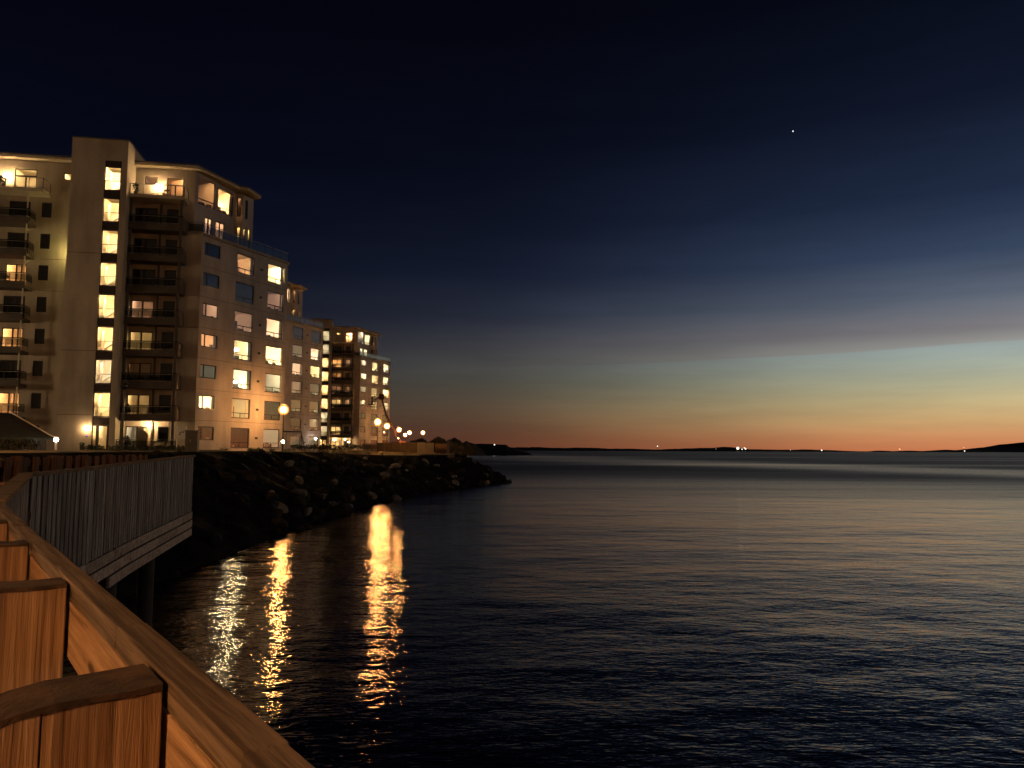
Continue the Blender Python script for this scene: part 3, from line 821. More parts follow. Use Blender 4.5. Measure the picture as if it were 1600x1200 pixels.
    # ---- balconies: slab, railing, end panel, posts, planters
    def balcony(x0, x1, n, left=False, big=False):
        z = F(n); y0 = -1.6 if not big else -1.75
        sb = MB(); sb.box(x0, x1, y0, -.002, z - .28, z - .02, PLASTER_L if big else CONC_D)
        sb.box(x0 + .02, x1 - .02, y0 + .02, y0 + .12, z - .02, z + (.05 if big else .32), CONC if big else CONC_D)
        bo = sb.build('balcony', root)
        railing(bo, [(x0 + .05, y0 + .06), (x1 - .05, y0 + .06), (x1 - .05, -.1)], z + (.05 if big else .3), .95 if big else .72, 1.15, not big)
        if not big and not left:
            # rounded solid end panel at the sea-side corner
            e = MB(); n_ = 7; R_ = .42; pts = [(x1 + .12 - R_ + R_ * sin(k / (n_ - 1) * pi / 2), y0 - .1 + R_ - R_ * cos(k / (n_ - 1) * pi / 2)) for k in range(n_)]
            pts = pts + [(x1 + .12, -.35)]
            inn = [(x - .1, y + .1) for x, y in pts]
            poly = pts + inn[::-1]
            e.prism(poly, z - .3, z + 1.02, CONC_D); e.build('end_panel', bo)
        return bo
    for n in range(2, 9):
        balcony(-6.14, -1.4, n)
    balcony(-6.14, -1.3, 9, big=True)
    for n in (2, 3, 4, 5, 6, 7, 8): balcony(-19.5, -14.55, n, left=True)
    balcony(-18.2, -13.4, 9, left=True, big=True)
    for x, r in ((-1.62, .13), (-5.98, .11)):
        po = MB()
        for n in range(1, 9): po.cyl((x, -1.38), r, r, F(n) + (.34 if n > 1 else 0), F(n + 1) - .285, CONC_D, 12, False)
        po.build('balcony_post', root)
    dp = MB(); dp.cyl((-3.72, -.14), .09, .09, 0, 23.2, CONC_D, 8); dp.cyl((-2.0, -.9), .08, .08, 0, F(2) - .285, PLASTER_L, 8)
    dp.build('downpipe', root)
    pl = MB()
    for n in range(1, 9): pl.bar((-14.75, -1.4, F(n) + .34), (-14.75, -1.4, F(n + 1) - .285), .1, .1, FRAME_L)
    for n in (6, 7, 8): pl.bar((-14.75, -1.4, F(n) - .9), (-14.75, -.05, F(n) - .3), .07, .07, FRAME_L)
    pl.build('brace_post', root)
    rnd = random.Random(seed)
    pt = MB()
    for n in cfg['plant']:
        pt.box(-5.5, -1.9, -1.42, -1.2, F(n) + .3, F(n) + .55, FURN)
        for k in range(70):
            x = rnd.uniform(-5.5, -1.9); z = F(n) + .55 + rnd.uniform(0, .22); y = rnd.uniform(-1.42, -1.2)
            d1 = Vector((rnd.gauss(0, 1), rnd.gauss(0, 1), rnd.gauss(0, 1))).normalized() * .09; d2 = d1.cross(Vector((.3, .5, .8))).normalized() * .07; c = Vector((x, y, z))
            pt.add([c - d1 - d2, c + d1 - d2, c + d1 + d2, c - d1 + d2], [(0, 1, 2, 3)], LEAF_D)
    if cfg['plant']: pt.build('planter', root)
    # lamp fixtures
    for p, m, r in cfg['lamps']: wall_lamp(root, p, m, r)
    return root


S3 = ('s', 3)
cfgA = dict(
    stair={9: ('y', 3), 3: ('s', 1)},
    w1={5: ('p', 1), 4: ('o', 1, 'P'), 3: ('c', 1, 'BN'), 2: ('y', 2)},
    w2={7: ('o', 3), 5: ('p', 2), 4: ('y', 3, 'P'), 3: ('c', 2), 2: ('y', 3)},
    w3={7: ('y', 4, 'N'), 6: ('p', 1), 5: ('p', 2), 4: ('y', 3), 3: ('c', 2), 1: ('c', 1, 'P')},
    dr={5: ('p', 1), 4: ('y', 1), 3: ('o', 2, 'B'), 2: ('y', 1), 1: ('c', 1, 'C')}, wr={},
    dl={6: ('o', 2), 4: ('o', 2), 2: ('o', 2)},
    top=[('p', 1), ('o', 1), ('y', 2), ('y', 3), ('o', 2), ('p', 1), ('o', 1), ('y', 2)],
    plant=(3,),
    lamps=[((-4.1, -.4, FH * 8 + 1.35), WARM, .15), ((-17.2, -.4, FH * 8 + 1.45), WARM, .17), ((-8.45, -2.75, 1.95), emit('entrance_lamp', (1.0, .64, .30), 150), .13), ((-3.9, -.55, 2.3), WARM, .15),
           ((-11.12, -.75, 18.2), emit('green_flood', (1, .80, .26), 420), .11)])
cfgB = dict(
    stair={n: None for n in range(2, 10)},
    w1={}, w2={6: ('y', 1), 5: ('p', 2), 4: ('p', 1, 'P'), 3: ('c', 1, 'B'), 1: ('c', 1)}, w3={6: ('p', 2), 5: ('y', 3), 4: ('c', 1, 'B'), 3: ('c', 1, 'B'), 2: ('c', 1), 1: ('c', 1)},
    dr={}, wr={}, dl={}, top=[None, None, None, None, ('p', 2), ('c', 2), ('o', 2), ('y', 2)], plant=(), lamps=[((1.2 + 5.0, 7.95, 1.9), COOLW, .14)])
cfgC = dict(
    stair={9: ('c', 1), 8: ('c', 1), 3: ('c', 1), 2: ('c', 1)},
    w1={7: ('c', 2), 6: ('c', 2), 5: ('c', 1), 4: ('c', 2)}, w2={7: ('y', 2), 6: ('y', 2), 5: ('y', 2), 4: ('y', 2)}, w3={7: ('c', 2), 6: ('c', 2), 5: ('y', 2), 4: ('c', 2)},
    dr={7: ('o', 2), 6: ('o', 1), 5: ('p', 1), 4: ('y', 3), 2: ('y', 2), 1: ('y', 2)}, wr={5: ('p', 1), 4: ('p', 1), 7: ('p', 1)},
    dl={}, top=[('y', 3), ('o', 3), None, None, ('c', 3), ('c', 2), None, None], plant=(3, 4, 5, 6),
    lamps=[((-5.2, -.5, 2.2), WARM, .12), ((-2.9, -1.2, 2.25), WARM, .1), ((-2.2, -1.3, 1.7), WARM, .1)])
ROT = R(10)
block((-29.65, 71.9, GZ), ROT, 'nearest apartment block, stair tower lit from floor to floor, rising over the promenade', cfgA, 1)
block((-29.65 - 7.5, 71.9 + 46.5, GZ), ROT, 'middle apartment block, showing two columns of windows behind the nearest block', cfgB, 2)
block((-29.65 - 3.9, 71.9 + 97, GZ), ROT, 'farthest apartment block, with the raised boom lift before its sea wall', cfgC, 3)

# ------------------------------------------------------------------ lamps
def lamp_mesh(h, r, glow):
    """post, lantern bulb, disc hat"""
    p = MB(); p.cyl((0, 0), .10, .10, 0, .9, DMETAL, 10); p.cyl((0, 0), .06, .045, .9, h - r * 1.15, DMETAL, 10); p.cyl((0, 0), .09, .14, h - r * 1.35, h - r * .9, DMETAL, 12)
    b = MB(); b.sphere((0, 0, h), r, glow, 16, 10, 1.0)
    k = 2.05 if glow is LAMPG else 1.0
    t = MB(); t.cyl((0, 0), r * 1.4, r * .5, h + r * .98 * k, h + r * (.98 * k + .3), DMETAL, 18); t.cyl((0, 0), .03, .02, h + r * (.98 * k + .3), h + r * (.98 * k + .7), DMETAL, 8)
    return p, b, t


def halo_glow():  # glowing shell round the bulb, imitates the halo of glare
    m, g = newmat('amber_halo')
    tr = g.n('ShaderNodeBsdfTransparent'); e = g.n('ShaderNodeEmission'); e.inputs[0].default_value = (1.0, .36, .07, 1)
    lw = g.n('ShaderNodeLayerWeight'); lw.inputs[0].default_value = .5
    g.l(g.rng(lw.outputs['Facing'], 1.0, .1, .3, 1.25), e.inputs[1])
    a = g.n('ShaderNodeAddShader'); g.l(tr.outputs[0], a.inputs[0]); g.l(e.outputs[0], a.inputs[1]); out(g, a.outputs[0])
    return m


HALO = halo_glow()


def make_lamp(name, loc, h, r, glow, label, cat, group):
    e = empty(name, loc); tag(e, label, cat, group)
    p, b, t = lamp_mesh(h, r, glow)
    p.build('lamp_post', e); l = b.build('lantern', e); t.build('hat', e)
    if glow is LAMPG:
        gb = MB(); gb.sphere((0, 0, h), r * 2.0, HALO, 20, 12); gb.build('halo_shell', l)
    return e


LH = 4.27
L0 = make_lamp('street_lamp', (-23.2, 78, edge_z(78, 7)), LH, .27, LAMPG, 'lit promenade lamp before the sea wall of the nearest block', 'street lamp', 'lit promenade lamps')
for x, y, lab in [(-18.6, 106.5, 'lit lamp left of the row before the farthest block, above the slatted fence'), (-20.3, 125, 'second lit lamp of the row before the farthest block'),
                  (-21.7, 148, 'third lit lamp of the row, right of the farthest block against the sky'), (-23.0, 173, 'fourth lit lamp of the row, just above a lower lamp'),
                  (-28.0, 202, 'lowest lit lamp of the row, under the fourth one'), (-20.0, 173, 'lit lamp standing alone at the right end, above the gravel heaps')]:
    o = dup(L0); o.location = (x, y, edge_z(y, 6)); o['label'] = lab
for i, (x, y, z) in enumerate([(-25.2, 31, GZ), (-3.9, -4.4, 3.12)]):  # two unseen lamps standing in for whatever lights the fence and fronts
    o = dup(L0); o.location = (x, y, z)
    if i:
        for q in o.children:
            if q.name.startswith('lantern'): q.data = q.data.copy(); q.data.materials[0] = LAMPW
    o['label'] = ['unseen lit lamp on the grass left of the boardwalk', 'unseen lit lamp on the boardwalk behind the wooden fence'][i]
GLASS_D = glassmat('lantern_glass', (.5, .5, .48), 1.2, .05)
make_lamp('street_lamp', (-25.6, 50.6, GZ), LH, .2, GLASS_D, 'unlit dark lamp post before the terraces of the nearest block', 'street lamp', None)
FILLG = emit('fill_lamp_glow', (1.0, .68, .38), 1500)  # tall lamps added out of view on the left to light the tower
RL = make_lamp('fill_lamp', (-66, 46, GZ), 8.5, .3, FILLG, 'tall unseen fill lamp, nearest the stair tower', 'street lamp', 'tall lamps added out of view to light the tower')
for i, (x, y) in enumerate([(-78, 58), (-76, 34)]):
    o = dup(RL); o.location = (x, y, GZ); o['label'] = ['tall unseen fill lamp, farthest left', 'tall unseen fill lamp, nearest the boardwalk'][i]

bo = empty('bollard_lamp', (-21.4, 72, GZ)); tag(bo, 'short lit bollard lamp on the grass under the nearest promenade lamp', 'bollard lamp')
b = MB(); b.cyl((0, 0), .07, .07, 0, .72, DMETAL, 10); b.build('post', bo)
b = MB(); b.sphere((0, 0, .84), .12, WARM, 12, 8); b.build('lantern', bo)
b = MB(); b.cyl((0, 0), .16, .1, .955, 1.0, DMETAL, 12); b.build('hat', bo)

pl = empty('post_lamp', (-24.55, 41.5, GZ)); tag(pl, 'white post with a small bright white lamp at the low end of the shed roof', 'post lamp')
b = MB(); b.cyl((0, 0), .07, .07, -.1, .5, WHITE, 10); b.build('post', pl)
b = MB(); b.sphere((0, -.02, .62), .11, COOLW, 12, 8); b.build('lantern', pl)
b = MB(); b.cyl((0, 0), .13, .06, .735, .80, WHITE, 12); b.build('hat', pl)

for i, (x, y, z, lab) in enumerate([(-22.4, 135, 2.9, 'small orange site lamp on a thin pole under the lamp row'), (-19.9, 135, 1.85, 'small orange site lamp on a low pole beside the red lift')]):
    e = empty('site_lamp', (x, y, edge_z(y, 8))); tag(e, lab, 'site lamp', 'small lamps on the building site')
    h = CAM_H + z - edge_z(y, 8)
    b = MB(); b.cyl((0, 0), .04, .04, 0, h, DMETAL, 8); b.build('post', e)
    b = MB(); b.sphere((0, 0, h + .1), .1, emit('site_glow', (1, .6, .25), 30), 10, 7, .7); b.build('bulb', e)

# ------------------------------------------------------------------ boardwalk and its fences
WOOD_O = wood('orange_pine', (.45, .29, .16), (.33, .195, .10), 'Z', .7)
WOOD_RAIL = wood('pine_rail', (.52, .34, .19), (.40, .25, .13), 'X', .7)
WOOD_CAP = wood('weathered_cap', (.25, .185, .125), (.13, .09, .055), 'X', .75)
WOOD_GREY = wood('grey_board', (.40, .385, .385), (.22, .21, .205), 'Z', .85, 1.0, .9)
WOOD_FAS = wood('pale_fascia', (.56, .48, .43), (.38, .31, .27), 'X', .85, 1.0, .8)
WOOD_BR = wood('brown_plank', (.26, .13, .06), (.13, .055, .022), 'Z', .8)
MOSS = mat('mossy_top', (.06, .034, .017), .95, .9, 11, .012, 45)

A0 = Vector((-.2235, .908)); B0 = Vector((-3.46, 5.25)); U = (B0 - A0).normalized()
ang = math.atan2(U.y, U.x)
# local frame: +x along the fence (away), +y towards the deck, z world
fence = empty('wooden_fence', (A0.x, A0.y, 0), ang); tag(fence, 'orange lit timber fence with broad sloping brackets, close by at the bottom left', 'fence')
LEN = (B0 - A0).length
rnd = random.Random(4)
js = [-3.3, -2.4, -1.62, -.82, .08, .89, 1.74, 2.62, 3.45, 4.3, LEN - .01]
for i, (a, c) in enumerate(zip(js[:-1], js[1:])):
    b = MB(); dz = rnd.uniform(-.003, .004); dy = rnd.uniform(-.004, .004)
    b.box(a + .003, c - .003, .0 + dy, .056 + dy, 4.19 + dz, 4.24 + dz, WOOD_CAP); b.build('cap_rail', fence, bevel=.003)
js = [-3.3, -2.1, -.95, .62, 1.32, 2.75, 4.1, LEN - .02]
for a, c in zip(js[:-1], js[1:]):
    b = MB(); b.box(a + .002, c - .002, .02, .053, 4.04, 4.187, WOOD_RAIL); b.build('rail_board', fence, bevel=.002)
b = MB(); b.box(-3.3, LEN - .02, .02, .053, 3.45, 3.59, WOOD_RAIL); b.build('lower_rail', fence, bevel=.004)


def bracket(par, s, th=.135, z0=3.13, top=4.232, t0=.062, reach=.78):
    """broad upright made of planks side by side, flat on top then sloping down towards the deck"""
    def zt(t):
        return top if t < t0 + .165 else top - (t - t0 - .165) * .31
    b = MB(); cut = [0, .162, .225, .41, .59, reach]
    for i, (a, c) in enumerate(zip(cut[:-1], cut[1:])):
        a += t0 + .0006; c += t0 - .0006; j = rnd.uniform(-.003, .003); e = rnd.uniform(-.004, .0)
        mid = [a, c]
        b.hexa([(s + j, a, z0), (s + th + j, a, z0), (s + th + j, c, z0), (s + j, c, z0),
                (s + j, a, zt(a) + e), (s + th + j, a, zt(a) + e), (s + th + j, c, zt(c) + e), (s + j, c, zt(c) + e)], WOOD_O)
    o = b.build('bracket', par, bevel=.0025)
    # weathered top board lying in the angle
    m = MB()
    n = 16; vs = []; a, c = t0 + .001, t0 + reach - .01
    for k in range(n + 1):
        t = a + (c - a) * k / n; ed = .004 * (k % n != 0)
        for x in (s - .001 - rnd.uniform(0, ed), s + th + .001 + rnd.uniform(0, ed)):
            vs.append((x, t, zt(t) - .004 - rnd.uniform(0, .004)))
            vs.append((x, t, zt(t) + .003 + rnd.uniform(-.0015, .003)))
    fs = []
    for k in range(n):
        q = 4 * k; fs += [(q + 1, q + 3, q + 7, q + 5), (q + 2, q, q + 4, q + 6), (q, q + 1, q + 5, q + 4), (q + 3, q + 2, q + 6, q + 7)]
    fs += [(0, 2, 3, 1), (4 * n + 1, 4 * n + 3, 4 * n + 2, 4 * n)]
    m.add(vs, fs, MOSS)
    m.build('mossy_top', o)
    return o


for k in range(-2, 5): bracket(fence, .446 + 1.1 * k)

# --- board fence on the bend, seen from the water side
OUT = [(-3.50, 5.30), (-5.55, 8.9), (-5.78, 10.6), (-6.36, 13.0), (-7.43, 18.05)]
LAND = [(-.2 - 6.2, -1.0), (-8.4, 6.0), (-9.35, 12.0), (-9.75, 14.5), (-10.6, 20.6)]
bf = empty('board_fence', (0, 0, 0)); tag(bf, 'grey fence of upright boards along the bend of the boardwalk', 'fence')
SL = [0]
for a, c in zip(OUT[:-1], OUT[1:]): SL.append(SL[-1] + math.dist(a, c))
TOT = SL[-1]


def opos(s):
    k = 0
    while k < len(OUT) - 2 and SL[k + 1] < s: k += 1
    a, c = Vector(OUT[k]), Vector(OUT[k + 1]); d = (c - a).normalized()
    return a + d * (s - SL[k]), d


def ztop(s): return 4.252 + (4.462 - 4.252) * s / TOT


b = MB(); s = .02; rnd = random.Random(11)
while s < TOT - .1:
    w = .098 + rnd.uniform(-.006, .008); p, d = opos(s); n = Vector((d.y, -d.x)); q = p + d * w
    t0 = rnd.uniform(0, .005); zt = ztop(s) - .045; zb = ztop(s) - 1.3 + rnd.uniform(-.012, .012)
    pts = [p + n * t0, q + n * t0, q + n * (t0 - .012), p + n * (t0 - .012)]
    b.hexa([(v.x, v.y, zb) for v in pts[::-1]] + [(v.x, v.y, zt) for v in pts[::-1]], WOOD_GREY)
    s += w + rnd.choice((.034, .040, .044, .05))
b.build('upright_boards', bf)
b = MB(); rnd = random.Random(3)
s = 0
while s < TOT - .01:
    k = max(i for i in range(len(SL) - 1) if SL[i] <= s + .001); e = min(s + 2.3, SL[k + 1])
    if SL[k + 1] - e < .4: e = SL[k + 1]
    p, d = opos(s + .001); q, _ = opos(e - .001); n = Vector((d.y, -d.x))
    A_ = [p + n * .035, q + n * .035, q - n * .10, p - n * .10]; dz = rnd.uniform(-.003, .003)
    b.hexa([(v.x, v.y, z - .042 + dz) for v, z in zip(A_, (ztop(s), ztop(e), ztop(e), ztop(s)))][::1] + [(v.x, v.y, z + dz) for v, z in zip(A_, (ztop(s), ztop(e), ztop(e), ztop(s)))], WOOD_CAP)
    s = e
b.build('cap_rail', bf)
b = MB()
for a, c in zip(OUT[:-1], OUT[1:]):
    d = (Vector(c) - Vector(a)).normalized(); n = Vector((-d.y, d.x)) * .055
    sa, sc = SL[OUT.index(a)], SL[OUT.index(c)]
    for dz in (-.14, -.75, -1.2): b.bar((a[0] + n.x, a[1] + n.y, ztop(sa) + dz), (c[0] + n.x, c[1] + n.y, ztop(sc) + dz), .045, .12, WOOD_BR)
b.build('rail', bf)
s0 = 0
d = (Vector(OUT[1]) - Vector(OUT[0])).normalized()
seg = empty('bracket_frame', (OUT[0][0], OUT[0][1], .04), math.atan2(d.y, d.x)); seg.parent = bf
for k in range(4): bracket(seg, .35 + 1.08 * k, top=4.2)

# --- the boardwalk: deck, edge boards, piles
bw = empty('boardwalk', (0, 0, 0)); tag(bw, 'timber boardwalk on piles bending along the shore', 'boardwalk', kind='structure')
inner = [(1.9, -2.4)] + [(-.25, .92), (-3.48, 5.26)] + OUT[1:]
b = MB(); L2 = LAND[::-1]
zd = lambda p: 3.13 + .2 * max(0, min(1, (p[1] - 4) / 14))
NQ = 40; I_ = resample(inner, NQ); J_ = resample([(-4.5, -6)] + LAND, NQ)
for i in range(NQ - 1):
    q = [I_[i], I_[i + 1], J_[i + 1], J_[i]]; z = [zd(p) for p in q]
    q = [lerp(q[0], q[1], .015), lerp(q[0], q[1], .985), lerp(q[3], q[2], .985), lerp(q[3], q[2], .015)]
    b.hexa([(p[0], p[1], zz - .06) for p, zz in zip(q, z)], WOOD_BR) if False else b.hexa([(p[0], p[1], zz - .06) for p, zz in zip(q, z)] + [(p[0], p[1], zz) for p, zz in zip(q, z)], WOOD_BR)
b.build('deck', bw)
rnd = random.Random(8)
for j in range(3):
    b = MB(); s = [0, 4.0, SL[2] + 1.2][j]
    while s < TOT - .01:
        k = max(i for i in range(len(SL) - 1) if SL[i] <= s + .001); e = min(s + rnd.uniform(1.6, 2.8), SL[k + 1])
        if SL[k + 1] - e < .5: e = SL[k + 1]
        p, d = opos(s + .002); q, _ = opos(e - .002); n = Vector((d.y, -d.x)); o_ = rnd.uniform(-.004, .006)
        za, zc = ztop(s) - 1.315 - j * .19, ztop(e) - 1.315 - j * .19
        A_ = [p + n * (.01 + o_), q + n * (.01 + o_), q + n * (-.03 + o_), p + n * (-.03 + o_)]
        b.hexa([(v.x, v.y, z - .158) for v, z in zip(A_, (za, zc, zc, za))] + [(v.x, v.y, z) for v, z in zip(A_, (za, zc, zc, za))], WOOD_FAS)
        s = e
    b.build('edge_board', bw)
PILEM = mat('shaded_pile', (.022, .02, .017), .8, .5, 3)  # near-black colour carries the shadow under the deck
for x, y in [(-7.95, 17.0), (-7.35, 14.2), (-6.8, 11.6), (-6.4, 9.2), (-4.6, 6.2), (-2.4, 3.2), (-9.4, 17.6), (-8.8, 13.5)]:
    b = MB(); b.cyl((x, y), .16, .17, -1.5, 3.1, PILEM, 14); b.build('pile', bw)

# --- plank fence on the land side
pf = empty('plank_fence', (0, 0, 0)); tag(pf, 'low brown plank fence with narrow slots on the land side of the boardwalk', 'fence')
PB = resample([(-8.4, 6.0), (-9.35, 12.0), (-9.75, 14.5), (-10.9, 23.2)], 12); rnd = random.Random(21)
boards = MB()
for p, q in zip(PB[:-1], PB[1:]):
    p = Vector(p); q = Vector(q); d = (q - p).normalized(); n = Vector((d.y, -d.x)); L = (q - p).length
    ztp = 4.6 - .015; zb = zd(p) - .02
    b = MB(); b.hexa([(v.x, v.y, zb) for v in (p + n * .05, p + n * .05 + d * .16, p - n * .11 + d * .16, p - n * .11)] + [(v.x, v.y, 4.445) for v in (p + n * .05, p + n * .05 + d * .16, p - n * .11 + d * .16, p - n * .11)], WOOD_BR)
    b.build('post', pf)
    w = (L - .16 - .66) / 3; s = .26
    for k in range(3):
        a = p + d * s; c = p + d * (s + w); t = rnd.uniform(-.01, .01); z1 = 4.42 + rnd.uniform(-.01, .012)
        pts = [a + n * t, c + n * t, c + n * (t - .025), a + n * (t - .025)]
        boards.hexa([(v.x, v.y, zb + .05) for v in pts[::-1]] + [(v.x, v.y, z1) for v in pts[::-1]], WOOD_BR); s += w + .20
    boards.bar((p.x - n.x * .07, p.y - n.y * .07, 4.30), (q.x - n.x * .07, q.y - n.y * .07, 4.30), .04, .14, WOOD_BR)
boards.build('planks', pf)

# ------------------------------------------------------------------ plants
def leaf_mass(b, rnd, c, r, n, m, ls=.11):
    for k in range(n):
        d = Vector((rnd.gauss(0, 1), rnd.gauss(0, 1), rnd.gauss(0, 1))).normalized() * rnd.uniform(.45, 1.05)
        p = Vector((c[0] + d.x * r[0], c[1] + d.y * r[1], max(c[2] - r[2], c[2] + d.z * r[2])))
        a = Vector((rnd.gauss(0, 1), rnd.gauss(0, 1), rnd.gauss(0, 1))).normalized(); e = a.cross(Vector((rnd.random(), rnd.random(), rnd.random()))).normalized()
        s = ls * rnd.uniform(.6, 1.3); a *= s; e *= s * .6
        b.add([p - a, p + e, p + a, p - e], [(0, 1, 2, 3)], m)


def hedge(x0, y0, x1, y1, h, w, label, seed, m=LEAF_D, name='hedge'):
    rnd = random.Random(seed); L = math.dist((x0, y0), (x1, y1)); n = max(2, int(L / (w * .55)))
    e = empty(name, ((x0 + x1) / 2, (y0 + y1) / 2, GZ)); tag(e, label, name, None)
    f = MB(); st = MB()
    for i in range(n + 1):
        t = i / n; x = (x1 - x0) * (t - .5) + rnd.uniform(-.1, .1); y = (y1 - y0) * (t - .5) + rnd.uniform(-.1, .1); hh = h * rnd.uniform(.8, 1.12)
        leaf_mass(f, rnd, (x, y, hh * .52), (w * .62, w * .6, hh * .5), int(150 * max(.6, h)), m, .10)
        st.tube([(x, y, -.1), (x + rnd.uniform(-.1, .1), y, hh * .6)], .025, FURN, 5)
    f.build('foliage', e); st.build('stem', e)
    return e


hedge(-25.6, 38.6, -24.2, 38.8, .62, .8, 'dark clipped bush right of the gap, under the shed roof', 1)
hedge(-27.6, 38.5, -26.3, 38.5, .62, .8, 'dark clipped bush at the left picture edge below the shed', 2)
hedge(-32.2, 62.5, -26.6, 64.0, .42, .9, 'long low dark hedge along the lit ground floor terrace', 3)
hedge(-36.2, 66.0, -35.4, 66.2, .5, .6, 'small green bush by the wall beside the lit entrance door', 4, LEAF, 'bush')
hedge(-25.0, 88.5, -21.5, 90, .75, .9, 'dark hedge before the middle block, right of the bollard lamp', 5)
hedge(-26.9, 140, -21.8, 141, 1.0, 1.3, 'dark hedge at the foot of the farthest block', 6)
hedge(-33.2, 158, -29.5, 159, 1.4, 1.3, 'dark bushes before the lit ground floor of the farthest block', 7)
hedge(-24.6, 100, -21.5, 101, .7, 1.0, 'low dark hedge between the middle block and the slatted fence', 8)
rnd = random.Random(55)
for i in range(26):
    y = rnd.uniform(36, 100); k = max(j for j in range(len(SHORE_T) - 1) if SHORE_T[j][1] <= y); a, c = SHORE_T[k], SHORE_T[k + 1]
    x = lerp(a, c, (y - a[1]) / (c[1] - a[1]))[0] - rnd.uniform(.1, 3.2)
    f = MB(); r2 = random.Random(100 + i)
    for q in range(46):
        an = r2.uniform(0, 6.28); rr = r2.uniform(0, .28); hh = r2.uniform(.15, .42); l = Vector((r2.gauss(0, .12), r2.gauss(0, .12), hh)); w = Vector((cos(an), sin(an), 0)) * .012; p = Vector((cos(an) * rr, sin(an) * rr, -.05))
        f.add([p - w, p + w, p + l * .6 + w * .7, p + l + Vector((l.x, l.y, 0)), p + l * .6 - w * .7], [(0, 1, 2, 3, 4)], DRYG if False else LEAF)
    o = f.build('grass_tuft', loc=(x, y, edge_z(y, 1))); tag(o, 'tuft of rough grass on the edge above the bank', 'grass tuft', 'grass tufts above the bank')

# ------------------------------------------------------------------ shed, sign, cabinet, swing frame
sh = empty('shed', (-35.5, 38.5, GZ), R(-36.4)); tag(sh, 'low dark shed, its roof sloping down to a pale edge at the left', 'shed')
SHW = mat('shed_wall', (.022, .014, .009), .9, .3, 2, stretch=(8, 8, .4)); W_, RH, EH, DP = 5.9, 2.12, .60, 9.0
SHR = mat('mossy_roof', (.022, .024, .012), .95, .5, 1.5, .02, 12)
b = MB()
for y in (0, DP): b.add([(-W_ + .25, y, -.3), (W_ - .25, y, -.3), (W_ - .25, y, EH + .1), (0, y, RH - .05), (-W_ + .25, y, EH + .1)], [(0, 1, 2, 3, 4)], SHW)
for x in (-W_ + .25, W_ - .25): b.quad((x, 0, -.3), (x, DP, -.3), (x, DP, EH + .1), (x, 0, EH + .1), SHW)
b.build('wall', sh)
b = MB()
for sx in (-1, 1): b.hexa([(0, -.4, RH), (sx * W_, -.4, EH), (sx * W_, DP + .3, EH), (0, DP + .3, RH), (0, -.4, RH + .1), (sx * W_, -.4, EH + .1), (sx * W_, DP + .3, EH + .1), (0, DP + .3, RH + .1)], SHR)
b.build('roof', sh)
for sx in (-1, 1):
    b = MB(); b.hexa([(0, DP + .31, RH - .06), (sx * W_, DP + .31, EH - .06), (sx * W_, DP + .35, EH - .06), (0, DP + .35, RH - .06), (0, DP + .31, RH + .17), (sx * W_, DP + .31, EH + .17), (sx * W_, DP + .35, EH + .17), (0, DP + .35, RH + .17)], WHITE); b.build('barge_board', sh)
    b = MB(); b.hexa([(0, -.44, RH - .03), (sx * W_, -.44, EH - .03), (sx * W_, -.41, EH - .03), (0, -.41, RH - .03), (0, -.44, RH + .12), (sx * W_, -.44, EH + .12), (sx * W_, -.41, EH + .12), (0, -.41, RH + .12)], WHITE); b.build('barge_board', sh)

sg = empty('sign_board', (-25.75, 60, GZ), R(-6)); tag(sg, 'white sign board on two posts with a slanting dark red mark, beside the terrace', 'sign')
b = MB(); b.box(-.34, .34, -.02, .02, .92, 1.86, WHITE); b.build('panel', sg)
b = MB(); MK = mat('sign_mark', (.16, .02, .012), .6, .1, 3)
b.tube([(-.13, -.03, 1.22), (-.12, -.03, 1.36), (-.05, -.03, 1.44)], .035, MK, 6); b.tube([(-.09, -.03, 1.18), (-.10, -.03, 1.30)], .03, MK, 6)
b.tube([(-.06, -.03, 1.43), (.02, -.03, 1.47), (.09, -.03, 1.43), (.15, -.03, 1.38)], .028, MK, 6); b.tube([(.15, -.03, 1.38), (.17, -.03, 1.44), (.18, -.03, 1.54)], .03, MK, 6)
b.build('mark', sg)
for x in (-.37, .37):
    b = MB(); b.cyl((x, 0), .03, .03, -.2, 1.9, WHITE, 8); b.build('post', sg)

cb = empty('utility_cabinet', (-20.75, 50, GZ), R(8)); tag(cb, 'dark green grey utility cabinet at the far end of the boardwalk', 'cabinet')
CBM = mat('cabinet_paint', (.07, .075, .06), .6, .25, 3)
b = MB(); b.box(-.38, .38, -.25, .25, -.3, 1.28, CBM); b.build('body', cb, bevel=.015)
b = MB(); b.box(-.43, .43, -.3, .3, 1.285, 1.35, CBM); b.build('lid', cb, bevel=.01)
b = MB(); b.box(-.33, -.01, -.27, -.252, .0, 1.2, CBM); b.box(.01, .33, -.27, -.252, .0, 1.2, CBM); dd = b.build('door', cb)
b = MB(); b.box(-.06, -.03, -.29, -.271, .6, .75, METAL); b.build('handle', dd)

sw = empty('swing_frame', (-26.2, 92, GZ), R(4)); tag(sw, 'dark red metal swing frame on the grass between the nearest and middle blocks', 'swing frame')
b = MB(); b.tube([(-1.6, 0, 2.25), (1.05, 0, 2.25)], .07, RED, 10); b.build('top_bar', sw)
for x in (-1.55, 1.0):
    for y in (-1, 1):
        b = MB(); b.tube([(x, 0, 2.22), (x + (.35 if x > 0 else -.35), y * .85, -.1)], .05, RED, 8); b.build('leg', sw)
for x in (-.9, .25):
    b = MB(); b.box(x - .22, x + .22, -.08, .08, .5, .53, DMETAL); so_ = b.build('seat', sw)
    b = MB(); b.tube([(x - .2, 0, .53), (x - .2, 0, 2.2)], .012, DMETAL, 5); b.build('chain', so_)
    b = MB(); b.tube([(x + .2, 0, .53), (x + .2, 0, 2.2)], .012, DMETAL, 5); b.build('chain', so_)

